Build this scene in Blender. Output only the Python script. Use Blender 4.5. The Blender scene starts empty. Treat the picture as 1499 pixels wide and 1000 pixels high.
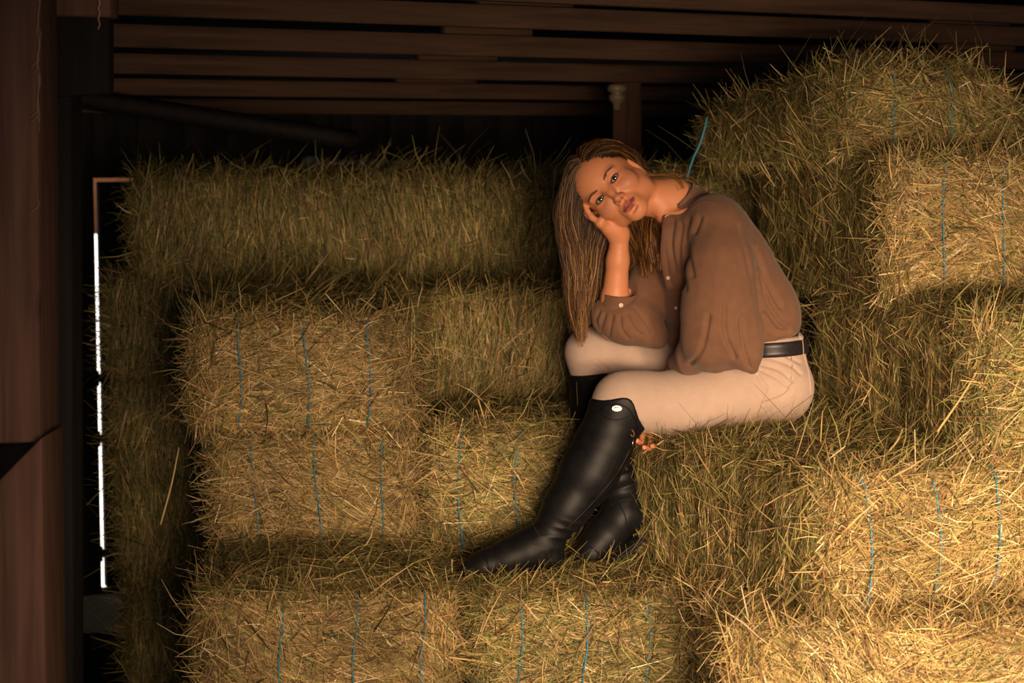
import bpy, math, random
import numpy as np
from mathutils import Vector, Matrix

SC = bpy.context.scene
HAY = 1.0                      # straw density multiplier

# ------------------------------------------------------------------ camera
FPX = 3000.0
CAM_Z = 1.82
PITCH = math.atan(305.0 / FPX)
cam_data = bpy.data.cameras.new('camera')
cam_data.sensor_width = 36.0
cam_data.lens = 36.0 * FPX / 1499.0
cam_data.clip_start = 0.05
cam_data.clip_end = 200.0
cam_data.dof.use_dof = True
cam_data.dof.focus_distance = 5.25
cam_data.dof.aperture_fstop = 4.0
cam = bpy.data.objects.new('camera', cam_data)
cam.location = (0, 0, CAM_Z)
cam.rotation_euler = (math.pi / 2 - PITCH, 0, 0)
SC.collection.objects.link(cam)
SC.camera = cam

# ------------------------------------------------------------------ world, lights, exposure
SC.view_settings.view_transform = 'Standard'
SC.view_settings.look = 'None'
SC.view_settings.gamma = 1.0
SC.view_settings.use_curve_mapping = False
SC.view_settings.exposure = 0.0

world = bpy.data.worlds.new('world')
SC.world = world
world.use_nodes = True
bg = world.node_tree.nodes['Background']
bg.inputs[0].default_value = (0.07, 0.27, 0.60, 1)
bg.inputs[1].default_value = 0.10


def area_light(name, loc, target, size, size_y, power, color, spread=180.0):
    d = bpy.data.lights.new(name, 'AREA')
    d.shape = 'RECTANGLE'
    d.size = size
    d.size_y = size_y
    d.energy = power
    d.color = color
    d.spread = math.radians(spread)
    o = bpy.data.objects.new(name, d)
    o.location = loc
    o.rotation_euler = (Vector(target) - Vector(loc)).to_track_quat('-Z', 'Y').to_euler()
    SC.collection.objects.link(o)
    return o


# warm low evening light that comes in through the barn door behind the camera
area_light('door_light', (.95, .5, 1.35), (.72, 5.0, .68), 1.8, 1.2, 33.0, (1.0, .70, .45), 57.0)
# the low sun patch that reaches the corner of the stack
area_light('door_light_low', (1.9, 1.2, 1.15), (1.38, 4.65, .42), .5, .5, 22.0, (1.0, .71, .44), 44.0)
# added weak warm fill from camera left, lifts the shadowed left bales
area_light('left_fill', (-1.0, -1.2, 2.0), (-.3, 6.0, .8), 3.0, 2.0, 4.0, (1.0, .76, .60), 130.0)

# ------------------------------------------------------------------ helpers
PI = math.pi
rng = np.random.default_rng(7)
random.seed(7)
COL = SC.collection


def P(px, py, Y):
    """pixel of the 1499x1000 frame at world depth Y -> world point"""
    u = (px - 749.5) / FPX
    v = (500.0 - py) / FPX
    c, s = math.cos(PITCH), math.sin(PITCH)
    d = np.array([u, c + v * s, -s + v * c])
    return np.array([0, 0, CAM_Z]) + d * (Y / d[1])


def V(*a):
    return np.array(a, dtype=float)


def tag(o, label=None, cat=None, group=None, kind=None):
    if label: o['label'] = label
    if cat: o['category'] = cat
    if group: o['group'] = group
    if kind: o['kind'] = kind
    return o


def link(name, me, mat=None, parent=None):
    o = bpy.data.objects.new(name, me)
    COL.objects.link(o)
    if mat is not None:
        me.materials.append(mat)
    if parent is not None:
        o.parent = parent
        o.matrix_parent_inverse = parent.matrix_world.inverted() if parent.type != 'EMPTY' else Matrix.Identity(4)
    return o


def np_mesh(name, verts, quads=None, tris=None, smooth=False, color=None):
    me = bpy.data.meshes.new(name)
    verts = np.asarray(verts, dtype=np.float32)
    nq = 0 if quads is None else len(quads)
    nt = 0 if tris is None else len(tris)
    me.vertices.add(len(verts))
    me.vertices.foreach_set('co', verts.ravel())
    loops = []
    starts = []
    if nq:
        loops.append(np.asarray(quads, dtype=np.int32).ravel())
        starts.append(np.arange(nq, dtype=np.int32) * 4)
    if nt:
        loops.append(np.asarray(tris, dtype=np.int32).ravel())
        starts.append(nq * 4 + np.arange(nt, dtype=np.int32) * 3)
    loops = np.concatenate(loops)
    starts = np.concatenate(starts)
    me.loops.add(len(loops))
    me.loops.foreach_set('vertex_index', loops)
    me.polygons.add(nq + nt)
    me.polygons.foreach_set('loop_start', starts)
    if smooth:
        me.polygons.foreach_set('use_smooth', np.ones(nq + nt, dtype=bool))
    me.update(calc_edges=True)
    if color is not None:
        a = me.color_attributes.new('tint', 'FLOAT_COLOR', 'POINT')
        c = np.ones((len(verts), 4), dtype=np.float32)
        c[:, :3] = color
        a.data.foreach_set('color', c.ravel())
    return me


class MB:
    """collects simple solids as ONE mesh"""
    def __init__(self):
        self.v = []
        self.q = []
        self.t = []
        self.n = 0

    def add(self, v, q=None, t=None):
        v = np.asarray(v, dtype=float)
        if q is not None and len(q): self.q.append(np.asarray(q) + self.n)
        if t is not None and len(t): self.t.append(np.asarray(t) + self.n)
        self.v.append(v)
        self.n += len(v)

    def box(self, c, size, rot=None, bevel=0.0):
        c = np.asarray(c, float)
        hx, hy, hz = [s / 2 for s in size]
        if bevel <= 0:
            v = np.array([[x, y, z] for x in (-hx, hx) for y in (-hy, hy) for z in (-hz, hz)])
            q = [[0, 1, 3, 2], [4, 6, 7, 5], [0, 4, 5, 1], [2, 3, 7, 6], [0, 2, 6, 4], [1, 5, 7, 3]]
            if rot is not None: v = v @ np.asarray(rot).T
            self.add(v + c, q)
            return
        b = min(bevel, hx * .9, hy * .9, hz * .9)
        g = [-1, -1 + 1e-9, 1 - 1e-9, 1]
        # chamfered box from 24 verts
        v = []
        idx = {}
        for sx in (-1, 1):
            for sy in (-1, 1):
                for sz in (-1, 1):
                    for ax in range(3):
                        p = np.array([sx * (hx - b), sy * (hy - b), sz * (hz - b)])
                        p[ax] = (sx * hx, sy * hy, sz * hz)[ax]
                        idx[(sx, sy, sz, ax)] = len(v)
                        v.append(p)
        q, t = [], []
        for ax in range(3):
            a1, a2 = [(1, 2), (2, 0), (0, 1)][ax]
            for s in (-1, 1):
                loop = []
                for (u, w) in ((-1, -1), (1, -1), (1, 1), (-1, 1)):
                    k = [0, 0, 0]; k[ax] = s; k[a1] = u; k[a2] = w
                    loop.append(idx[(k[0], k[1], k[2], ax)])
                q.append(loop if s > 0 else loop[::-1])
        for ax in range(3):
            a1, a2 = [(1, 2), (2, 0), (0, 1)][ax]
            for u in (-1, 1):
                for w in (-1, 1):
                    k0 = [0, 0, 0]; k0[ax] = -1; k0[a1] = u; k0[a2] = w
                    k1 = list(k0); k1[ax] = 1
                    lp = [idx[(*k0, a1)], idx[(*k1, a1)], idx[(*k1, a2)], idx[(*k0, a2)]]
                    q.append(lp if u * w < 0 else lp[::-1])
        for sx in (-1, 1):
            for sy in (-1, 1):
                for sz in (-1, 1):
                    lp = [idx[(sx, sy, sz, 0)], idx[(sx, sy, sz, 1)], idx[(sx, sy, sz, 2)]]
                    t.append(lp if sx * sy * sz > 0 else lp[::-1])
        v = np.array(v)
        if rot is not None: v = v @ np.asarray(rot).T
        self.add(v + c, q, t)

    def tube(self, pts, r, n=8, cap=True, flat=None):
        pts = np.asarray(pts, float)
        m = len(pts)
        r = np.broadcast_to(np.asarray(r, float), (m,))
        tan = np.gradient(pts, axis=0)
        tan /= np.linalg.norm(tan, axis=1)[:, None] + 1e-12
        ref = np.array([0, 0, 1.0]) if abs(tan[0][2]) < .9 else np.array([1.0, 0, 0])
        u = np.cross(tan[0], ref); u /= np.linalg.norm(u)
        vs = []
        for i in range(m):
            u = u - tan[i] * (u @ tan[i]); u /= np.linalg.norm(u) + 1e-12
            w = np.cross(tan[i], u)
            a = np.arange(n) * 2 * PI / n
            if flat is not None:
                fn = np.asarray(flat, float)
                e1 = np.cross(tan[i], fn); e1 /= np.linalg.norm(e1) + 1e-12
                e2 = np.cross(e1, tan[i])
                vs.append(pts[i] + r[i] * (np.cos(a)[:, None] * e1 + .35 * np.sin(a)[:, None] * e2))
            else:
                vs.append(pts[i] + r[i] * (np.cos(a)[:, None] * u + np.sin(a)[:, None] * w))
        v = np.concatenate(vs)
        q = []
        for i in range(m - 1):
            for k in range(n):
                q.append([i * n + k, i * n + (k + 1) % n, (i + 1) * n + (k + 1) % n, (i + 1) * n + k])
        t = []
        if cap:
            c0, c1 = len(v), len(v) + 1
            v = np.concatenate([v, pts[:1], pts[-1:]])
            for k in range(n):
                t.append([c0, (k + 1) % n, k])
                t.append([c1, (m - 1) * n + k, (m - 1) * n + (k + 1) % n])
        self.add(v, q, t)

    def lathe(self, c, axis, prof, n=24):
        """prof: list of (radius, offset along axis)"""
        axis = np.asarray(axis, float); axis /= np.linalg.norm(axis)
        ref = np.array([0, 0, 1.0]) if abs(axis[2]) < .9 else np.array([1.0, 0, 0])
        u = np.cross(axis, ref); u /= np.linalg.norm(u)
        w = np.cross(axis, u)
        a = np.arange(n) * 2 * PI / n
        ring = np.cos(a)[:, None] * u + np.sin(a)[:, None] * w
        v = np.concatenate([np.asarray(c) + r * ring + o * axis for r, o in prof])
        q = []
        for i in range(len(prof) - 1):
            for k in range(n):
                q.append([i * n + k, i * n + (k + 1) % n, (i + 1) * n + (k + 1) % n, (i + 1) * n + k])
        self.add(v, q)

    def build(self, name, mat=None, parent=None, smooth=False):
        v = np.concatenate(self.v)
        q = np.concatenate(self.q) if self.q else None
        t = np.concatenate(self.t) if self.t else None
        me = np_mesh(name, v, q, t, smooth)
        return link(name, me, mat, parent)


def rotz(a):
    c, s = math.cos(a), math.sin(a)
    return np.array([[c, -s, 0], [s, c, 0], [0, 0, 1.0]])


def spline(pts, n):
    """Catmull-Rom through pts, n samples"""
    p = np.asarray(pts, float)
    p = np.concatenate([2 * p[:1] - p[1:2], p, 2 * p[-1:] - p[-2:-1]])
    m = len(p) - 3
    t = np.linspace(0, m - 1e-6, n)
    i = t.astype(int)
    f = (t - i)[:, None]
    a, b, c, d = p[i], p[i + 1], p[i + 2], p[i + 3]
    return .5 * (2 * b + (c - a) * f + (2 * a - 5 * b + 4 * c - d) * f ** 2 + (3 * b - a - 3 * c + d) * f ** 3)


class SinNoise:
    def __init__(self, seed, freq, n=10):
        r = np.random.default_rng(seed)
        k = r.normal(size=(n, 3))
        k /= np.linalg.norm(k, axis=1)[:, None]
        self.k = k * (freq * r.uniform(.5, 1.6, n))[:, None]
        self.ph = r.uniform(0, 2 * PI, n)

    def __call__(self, p):
        return np.sin(p @ self.k.T + self.ph).mean(axis=-1) * 1.8


# ------------------------------------------------------------------ materials
def new_mat(name):
    m = bpy.data.materials.new(name)
    m.use_nodes = True
    nt = m.node_tree
    b = nt.nodes['Principled BSDF']
    return m, nt, b


def noise_mat(name, c1, c2, scale=(1, 1, 1), nscale=8.0, rough=.7, bump=0.0, bscale=None, spec=.3, detail=6.0, dist=.02, sub=0.0):
    m, nt, b = new_mat(name)
    tc = nt.nodes.new('ShaderNodeTexCoord')
    mp = nt.nodes.new('ShaderNodeMapping')
    mp.inputs['Scale'].default_value = scale
    n = nt.nodes.new('ShaderNodeTexNoise')
    n.inputs['Scale'].default_value = nscale
    n.inputs['Detail'].default_value = detail
    r = nt.nodes.new('ShaderNodeValToRGB')
    r.color_ramp.elements[0].position = .3
    r.color_ramp.elements[1].position = .7
    r.color_ramp.elements[0].color = (*c1, 1)
    r.color_ramp.elements[1].color = (*c2, 1)
    nt.links.new(tc.outputs['Object'], mp.inputs[0])
    nt.links.new(mp.outputs[0], n.inputs['Vector'])
    nt.links.new(n.outputs['Fac'], r.inputs[0])
    nt.links.new(r.outputs[0], b.inputs['Base Color'])
    b.inputs['Roughness'].default_value = rough
    b.inputs['Specular IOR Level'].default_value = spec
    if sub:
        b.inputs['Subsurface Weight'].default_value = sub
        b.inputs['Subsurface Radius'].default_value = (.01, .004, .002)
        b.inputs['Subsurface Scale'].default_value = 1.0
    if bump:
        n2 = nt.nodes.new('ShaderNodeTexNoise')
        n2.inputs['Scale'].default_value = bscale or nscale
        n2.inputs['Detail'].default_value = 4.0
        nt.links.new(mp.outputs[0], n2.inputs['Vector'])
        bp = nt.nodes.new('ShaderNodeBump')
        bp.inputs['Strength'].default_value = bump
        bp.inputs['Distance'].default_value = dist
        nt.links.new(n2.outputs['Fac'], bp.inputs['Height'])
        nt.links.new(bp.outputs[0], b.inputs['Normal'])
    return m


def plain_mat(name, c, rough=.5, metal=0.0, spec=.5):
    m, nt, b = new_mat(name)
    b.inputs['Base Color'].default_value = (*c, 1)
    b.inputs['Roughness'].default_value = rough
    b.inputs['Metallic'].default_value = metal
    b.inputs['Specular IOR Level'].default_value = spec
    return m


def tint_mat(name, rough=.6, spec=.3, trans=0.0, sss=0.0, bump=0.0):
    m, nt, b = new_mat(name)
    a = nt.nodes.new('ShaderNodeAttribute')
    a.attribute_name = 'tint'
    nt.links.new(a.outputs['Color'], b.inputs['Base Color'])
    b.inputs['Roughness'].default_value = rough
    b.inputs['Specular IOR Level'].default_value = spec
    if sss:
        b.inputs['Subsurface Weight'].default_value = sss
        b.inputs['Subsurface Radius'].default_value = (.009, .0035, .0018)
        b.inputs['Subsurface Scale'].default_value = 1.0
    if bump:
        tc = nt.nodes.new('ShaderNodeTexCoord')
        n = nt.nodes.new('ShaderNodeTexNoise')
        n.inputs['Scale'].default_value = 700
        nt.links.new(tc.outputs['Object'], n.inputs['Vector'])
        bp = nt.nodes.new('ShaderNodeBump')
        bp.inputs['Strength'].default_value = bump
        bp.inputs['Distance'].default_value = .001
        nt.links.new(n.outputs['Fac'], bp.inputs['Height'])
        nt.links.new(bp.outputs[0], b.inputs['Normal'])
    return m


def wood_mat(name, c1, c2, axis=2, knots=True):
    """board wood with long grain along one local axis"""
    m, nt, b = new_mat(name)
    tc = nt.nodes.new('ShaderNodeTexCoord')
    mp = nt.nodes.new('ShaderNodeMapping')
    s = [22.0, 22.0, 22.0]
    s[axis] = 1.4
    mp.inputs['Scale'].default_value = s
    n = nt.nodes.new('ShaderNodeTexNoise')
    n.inputs['Scale'].default_value = 1.6
    n.inputs['Detail'].default_value = 8
    n.inputs['Distortion'].default_value = .6
    r = nt.nodes.new('ShaderNodeValToRGB')
    r.color_ramp.elements[0].position = .32
    r.color_ramp.elements[1].position = .68
    r.color_ramp.elements[0].color = (*c1, 1)
    r.color_ramp.elements[1].color = (*c2, 1)
    nt.links.new(tc.outputs['Object'], mp.inputs[0])
    nt.links.new(mp.outputs[0], n.inputs['Vector'])
    nt.links.new(n.outputs['Fac'], r.inputs[0])
    last = r.outputs[0]
    if knots:
        mp2 = nt.nodes.new('ShaderNodeMapping')
        s2 = [6.0, 6.0, 6.0]
        s2[axis] = 3.0
        mp2.inputs['Scale'].default_value = s2
        vo = nt.nodes.new('ShaderNodeTexVoronoi')
        vo.inputs['Scale'].default_value = .8
        r2 = nt.nodes.new('ShaderNodeValToRGB')
        r2.color_ramp.elements[0].position = .05
        r2.color_ramp.elements[1].position = .13
        r2.color_ramp.elements[0].color = (.25, .25, .25, 1)
        r2.color_ramp.elements[1].color = (1, 1, 1, 1)
        mx = nt.nodes.new('ShaderNodeMix')
        mx.data_type = 'RGBA'
        mx.blend_type = 'MULTIPLY'
        mx.inputs[0].default_value = .8
        nt.links.new(tc.outputs['Object'], mp2.inputs[0])
        nt.links.new(mp2.outputs[0], vo.inputs['Vector'])
        nt.links.new(vo.outputs['Distance'], r2.inputs[0])
        nt.links.new(last, mx.inputs[6])
        nt.links.new(r2.outputs[0], mx.inputs[7])
        last = mx.outputs[2]
    nt.links.new(last, b.inputs['Base Color'])
    b.inputs['Roughness'].default_value = .8
    b.inputs['Specular IOR Level'].default_value = .2
    bp = nt.nodes.new('ShaderNodeBump')
    bp.inputs['Strength'].default_value = .5
    bp.inputs['Distance'].default_value = .004
    nt.links.new(n.outputs['Fac'], bp.inputs['Height'])
    nt.links.new(bp.outputs[0], b.inputs['Normal'])
    return m


M = {}
M['straw'] = tint_mat('straw', .55, .25)
M['core'] = noise_mat('hay_core', (.035, .028, .010), (.12, .09, .03), (1, 1, 1), 60, .9, .8, 90, .1, 8, .01)
M['twine'] = noise_mat('blue_twine', (.03, .17, .27), (.06, .30, .42), (1, 1, 1), 300, .5, .5, 500, .3, 2, .001)
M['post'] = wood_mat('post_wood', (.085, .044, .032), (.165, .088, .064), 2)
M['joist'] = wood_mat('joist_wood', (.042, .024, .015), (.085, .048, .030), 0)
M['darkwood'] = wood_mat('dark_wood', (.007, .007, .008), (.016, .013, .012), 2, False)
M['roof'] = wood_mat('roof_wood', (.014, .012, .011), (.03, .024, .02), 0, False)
M['floor'] = noise_mat('dirt_floor', (.03, .024, .014), (.10, .075, .035), (1, 1, 1), 30, .95, .6, 50, .1, 8, .02)
# ------------------------------------------------------------------ the barn
YAW = math.radians(34.0)
E1 = V(math.cos(YAW), math.sin(YAW), 0)
E2 = V(-math.sin(YAW), math.cos(YAW), 0)
RY = rotz(YAW)

mb = MB(); mb.box(V(-1.632, 8.0, -.05) + E1 * 2.6 - E2 * 5.9, (8.6, 11.8, .1), RY)
tag(mb.build('floor', M['floor']), 'dark dirt barn floor under the hay', kind='structure')

# back wall, along the joists, with a doorway whose door lets daylight in at its left and top edge
W0 = V(-1.632, 8.0, 0)


def wall_pt(s, z, off=0.0):
    return W0 + E1 * s + E2 * off + V(0, 0, z)


DOOR_TOP = 1.63
GAP = 0.030


def plank_wall(mb, s0, s1, z0, z1, off, th):
    n = max(1, round((s1 - s0) / .19))
    w = (s1 - s0) / n
    for i in range(n):
        c = wall_pt(s0 + (i + .5) * w, (z0 + z1) / 2, off + .003 * (i % 2))
        mb.box(c, (w - .002, th, z1 - z0), RY, .003)


def own_origin(o, c):
    """move the object's origin to c, keep the shape where it stands"""
    c = Vector(c)
    o.data.transform(Matrix.Translation(-c))
    o.location = c
    return o


mb = MB()
plank_wall(mb, -1.6, 0.0, 0, 3.2, .0, .03)
plank_wall(mb, 1.15, 6.0, 0, 3.2, .0, .03)
plank_wall(mb, 0.0, 1.15, DOOR_TOP + .016, 3.2, .0, .03)
mb.box(wall_pt(2.2, 3.19, .03), (7.6, .04, .1), RY)
mb.box(wall_pt(.575, -.02, .0), (1.15, .05, .08), RY)
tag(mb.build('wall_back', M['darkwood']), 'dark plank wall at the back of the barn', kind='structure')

door = MB()
plank_wall(door, GAP, 1.14, .02, DOOR_TOP, .03, .03)
door = tag(door.build('door_1', M['darkwood']), 'dark plank door with daylight along its edge', kind='structure')
for z in (.16, .62, .86):
    hb = MB()
    hb.box(wall_pt(.16, z, .006), (.36, .02, .032), RY, .003)
    hb.tube([wall_pt(.0, z - .03, .0), wall_pt(.0, z + .03, .0)], .010, 8)
    hb.build('hinge', plain_mat('dark_iron', (.03, .025, .022), .5, .6), door)
# brown board added outside so the top of the gap shows dim and warm
eb = MB()
eb.box(wall_pt(.4, 1.66, 1.7), (3.6, .03, .64), RY)
tag(eb.build('trim_1', noise_mat('outdoor_board', (.34, .16, .08), (.50, .26, .14), (1, 1, 1), 14, .9)), 'brown board added outside the back door', kind='structure')
area_light('board_lamp', wall_pt(.2, 1.90, .40), wall_pt(.1, 1.62, 1.7), .2, .2, 9.0, (1.0, .72, .46), 150.0)  # hidden lamp added behind the wall to light this board, sun stand-in

m, nt, b = new_mat('daylight')
em = nt.nodes.new('ShaderNodeEmission')
em.inputs[0].default_value = (1.0, .93, .84, 1)
em.inputs[1].default_value = 2.6
nt.links.new(em.outputs[0], nt.nodes['Material Output'].inputs[0])
sky = MB()
sky.box(wall_pt(.5, .6, 2.2), (6.0, .02, 5.2), RY)
tag(sky.build('sky', m), 'bright daylight sky outside the back door', kind='structure')

# left wall, nearer the camera it is hidden by the posts
mb = MB()
for i in range(14):
    mb.box((-3.02, 1.2 + i * .42 + .21, 1.6), (.03, .415, 3.2), None, .003)
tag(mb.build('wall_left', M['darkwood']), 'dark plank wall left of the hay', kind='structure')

# roof deck, falling gently to the back
mb = MB()
slope = math.atan(.10)
RR = RY @ np.array([[1, 0, 0], [0, math.cos(slope), math.sin(slope)], [0, -math.sin(slope), math.cos(slope)]])
mb.box(V(.7, 6.2, 2.40), (9.5, 9.0, .05), RR)
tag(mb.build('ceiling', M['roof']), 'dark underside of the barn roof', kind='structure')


def ray_on_line(px, c):
    """parameter t so that c + t*E1 shows at picture column px"""
    u = (px - 749.5) / FPX
    # camera forward depth of a point
    cp, sp = math.cos(PITCH), math.sin(PITCH)
    fz = lambda q: q[1] * cp - (q[2] - CAM_Z) * sp
    return (u * fz(c) - c[0]) / (E1[0] - u * E1[1] * cp)


# purlins: (bottom, top) at column 400, depth there
PURL = [(-12, -46, 5.0), (30, -6, 5.6), (75, 42, 6.2), (112, 83, 6.8), (142, 118, 7.4), (167, 146, 8.0), (187, 170, 8.6)]
for j, (yb, yt, D) in enumerate(PURL):
    lo = P(400, yb, D); hi = P(400, yt, D)
    h = hi[2] - lo[2]
    c0 = V(lo[0], D, (lo[2] + hi[2]) / 2)
    t0 = ray_on_line(100, c0)
    t1 = 3.9 if j else 3.4
    L = t1 - t0
    b_ = MB()
    b_.box((0, 0, 0), (L, .045, h), None, .004)
    o = b_.build('roof_beam', M['joist'])
    o.location = c0 + E1 * (t0 + L / 2)
    o.rotation_euler = (0, 0, YAW)
    where = ['topmost, cut off by the top edge of the picture', 'first whole one from the top of the picture', 'second whole one from the top',
             'third whole one from the top', 'fourth whole one from the top', 'fifth from the top, almost in darkness', 'lowest and farthest, lost in darkness'][j]
    tag(o, 'brown wooden roof beam, ' + where, 'beam', 'roof beams above the hay')
    # blocking boards that fill the slot above this purlin
    spots = {0: [], 1: [(706, 843), (1372, 1482)], 2: [(112, 157), (656, 783), (1385, 1490)], 3: [(112, 157), (618, 732)], 4: [(112, 160), (585, 700)], 5: [], 6: []}[j]
    for (x0, x1) in spots:
        a, bb = ray_on_line(x0, c0), ray_on_line(x1, c0)
        k = MB()
        k.box((0, 0, 0), (bb - a, .038, h * .95), None, .003)
        ko = k.build('blocking_board', M['joist'])
        ko.location = c0 + E1 * ((a + bb) / 2) + E2 * .03 + V(0, 0, h * .78)
        ko.rotation_euler = (0, 0, YAW)
        side = 'at the left end of' if x0 < 300 else ('near the right end of' if x0 > 1000 else 'in the middle of')
        nth = {1: 'first', 2: 'second', 3: 'third', 4: 'fourth'}[j]
        tag(ko, 'short wooden blocking board %s the %s whole roof beam' % (side, nth), 'board', 'blocking boards between the roof beams')

# header along the left end of the purlins
def slab(name, corners_px, Y, th, mat, label, cat, group=None):
    """upright timber whose face is a quad seen in the picture, at depth Y with real thickness"""
    pts = [P(x, y, Y) for x, y in corners_px]
    c = sum(pts) / len(pts)
    f = np.array(pts) - c
    bk = f + V(0, th, 0)
    n = len(pts)
    v = np.concatenate([f, bk])
    b_ = MB()
    q = [[0, 1, 2, 3], [7, 6, 5, 4]] + [[i, (i + 4), 4 + (i + 1) % 4, (i + 1) % 4] for i in range(4)]
    b_.add(v, q)
    o = b_.build(name, mat)
    o.location = c
    bv = o.modifiers.new('bevel', 'BEVEL'); bv.width = .006; bv.segments = 2
    return tag(o, label, cat, group)


slab('timber_post', [(-70, 652), (59, 648), (55, -80), (-70, -80)], 4.2, .18, M['post'], 'thick brown wooden post at the left edge, upper length above the notch', 'post')
slab('timber_post', [(-70, 1130), (69, 1130), (61, 640), (-70, 772)], 4.15, .2, M['post'], 'brown wooden post at the lower left edge with a slanting cut top', 'post')
slab('timber_post', [(40, 1150), (108, 1150), (104, -40), (40, -40)], 4.75, .12, M['darkwood'], 'dark wooden post just behind the thick left post', 'post')
slab('header_beam', [(-60, 20), (162, 25), (162, -60), (-60, -60)], 4.62, .10, M['post'], 'horizontal wooden header at the top left corner above the posts', 'beam')
slab('wooden_bracket', [(58, 145), (160, 137), (160, -40), (58, -40)], 4.725, .06, M['darkwood'], 'dark board plate in the top left corner where the roof beams end', 'board')
# diagonal brace, half lost in the dark
br = MB()
a_, b_ = P(100, 141, 6.9), P(520, 206, 7.3)
br.tube(np.array([a_ + (b_ - a_) * t for t in np.linspace(0, 1, 12)]), .035, 4)
tag(br.build('diagonal_brace', M['darkwood']), 'long dark diagonal brace under the roof beams at the left', 'beam')
# low rail behind the left posts
rl = MB()
a_, b_ = P(40, 682, 4.9), P(118, 622, 6.3)
rl.tube(np.array([a_ + (b_ - a_) * t for t in np.linspace(0, 1, 6)]), .022, 4)
tag(rl.build('rail', M['darkwood']), 'dark slanting rail running back from the notched left post', 'rail')

# far post with a ceramic insulator, a junction box with its pipe
slab('timber_post', [(897, 700), (940, 700), (939, 120), (897, 120)], 7.7, .11, wood_mat('far_post_wood', (.05, .025, .016), (.09, .045, .028), 2, False), 'dark post standing in the background behind the woman', 'post')
ins = MB()
ic = P(903, 140, 7.62)
ins.lathe(ic, (0, 0, 1), [(.0, -.055), (.014, -.05), (.014, -.03), (.024, -.022), (.03, -.01), (.03, .0), (.016, .008), (.034, .016), (.036, .03), (.03, .04), (.0, .042)], 20)
tag(ins.build('insulator', plain_mat('old_ceramic', (.20, .15, .10), .5), None, True), 'small pale ceramic insulator at the top of the background post', 'insulator')
bx = tag(bpy.data.objects.new('junction_box', None), 'small grey green junction box on the dark back wall with a thin pipe', 'electrical box')
COL.objects.link(bx)
bc = P(454, 240, 8.15)
bx.location = bc
teal = plain_mat('grey_green_metal', (.16, .20, .19), .5, .3)
k = MB(); k.box((0, 0, 0), (.058, .05, .062), RY, .006); k.build('box', teal, bx)
k = MB()
e_ = P(610, 238, 8.66) - bc
k.tube(np.array([V(.02, 0, .01) + (e_ - V(.02, 0, .01)) * t for t in np.linspace(0, 1, 8)]), .010, 8); k.build('pipe', teal, bx)

# frayed baling twine caught on the post and a loose end hanging from the roof
fr = MB()
r_ = np.random.default_rng(4)
for k in range(3):
    y_ = np.linspace(-10, 196 - 18 * k, 30)
    pth = [P(55.5 + 1.6 * math.sin(y * .11 + k) + r_.normal(0, .7) + k * .8, y, 4.19) for y in y_]
    fr.tube(pth, .0011, 5)
for y in (78, 150, 158, 290):
    t = np.linspace(0, 1, 10)
    fr.tube([P(54 + 9 * math.sin(x * 5) * x, y + 22 * x, 4.19) for x in t], .0011, 5)
tag(fr.build('baling_twine', plain_mat('old_twine', (.30, .19, .11), .9), None, True), 'frayed old baling twine caught down the edge of the left post', 'twine')
fr = MB()
fr.tube([P(145 + 1.2 * math.sin(y * .4), y, 4.60) for y in np.linspace(-14, 43, 18)], np.linspace(.0022, .0012, 18), 6)
tag(fr.build('baling_twine', plain_mat('pale_twine', (.55, .30, .20), .9), None, True), 'short reddish twine end dangling from the header at the top left', 'twine')
# ------------------------------------------------------------------ hay bales
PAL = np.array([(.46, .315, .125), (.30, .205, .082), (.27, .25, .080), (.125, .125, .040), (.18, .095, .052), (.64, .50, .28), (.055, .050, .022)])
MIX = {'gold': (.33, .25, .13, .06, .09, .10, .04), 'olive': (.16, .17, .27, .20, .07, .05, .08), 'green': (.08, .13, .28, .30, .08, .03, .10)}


def straws(c, d, nrm, L, w, bend, mix, r):
    """ribbon blades: centre, direction, outward normal, length, width, sideways bend -> verts, quads, colours"""
    n = len(c)
    d = d / (np.linalg.norm(d, axis=1)[:, None] + 1e-9)
    nj = nrm + r.normal(0, .45, (n, 3))
    s = np.cross(d, nj)
    s /= np.linalg.norm(s, axis=1)[:, None] + 1e-9
    up = np.cross(s, d)
    ts = np.array([-.5, -.17, .17, .5])
    tp = np.array([.75, 1.0, .9, .35])
    b1 = bend * r.normal(0, 1, n)
    b2 = bend * r.normal(0, 1, n)
    out = np.empty((n, 4, 2, 3))
    for k in range(4):
        q = ts[k] ** 2 - .1
        p = c + d * (L * ts[k])[:, None] + s * (b1 * q * L)[:, None] + up * (b2 * q * L)[:, None]
        hw = (w * .5 * tp[k])[:, None]
        out[:, k, 0] = p - s * hw
        out[:, k, 1] = p + s * hw
    verts = out.reshape(-1, 3)
    base = (np.arange(n) * 8)[:, None]
    pat = np.array([0, 1, 3, 2, 2, 3, 5, 4, 4, 5, 7, 6])
    quads = (base + pat).reshape(-1, 4)
    pr = np.array(MIX[mix]); pr = pr / pr.sum()
    ci = r.choice(len(PAL), n, p=pr)
    col = PAL[ci] * np.exp(r.normal(0, .22, n))[:, None]
    # drift from one sheaf to the next
    cols = np.repeat(np.clip(col, 0, .9), 8, axis=0)
    return verts, quads, cols


FACES = {'front': (1, -1), 'back': (1, 1), 'left': (0, -1), 'right': (0, 1), 'top': (2, 1), 'bottom': (2, -1)}


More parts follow.
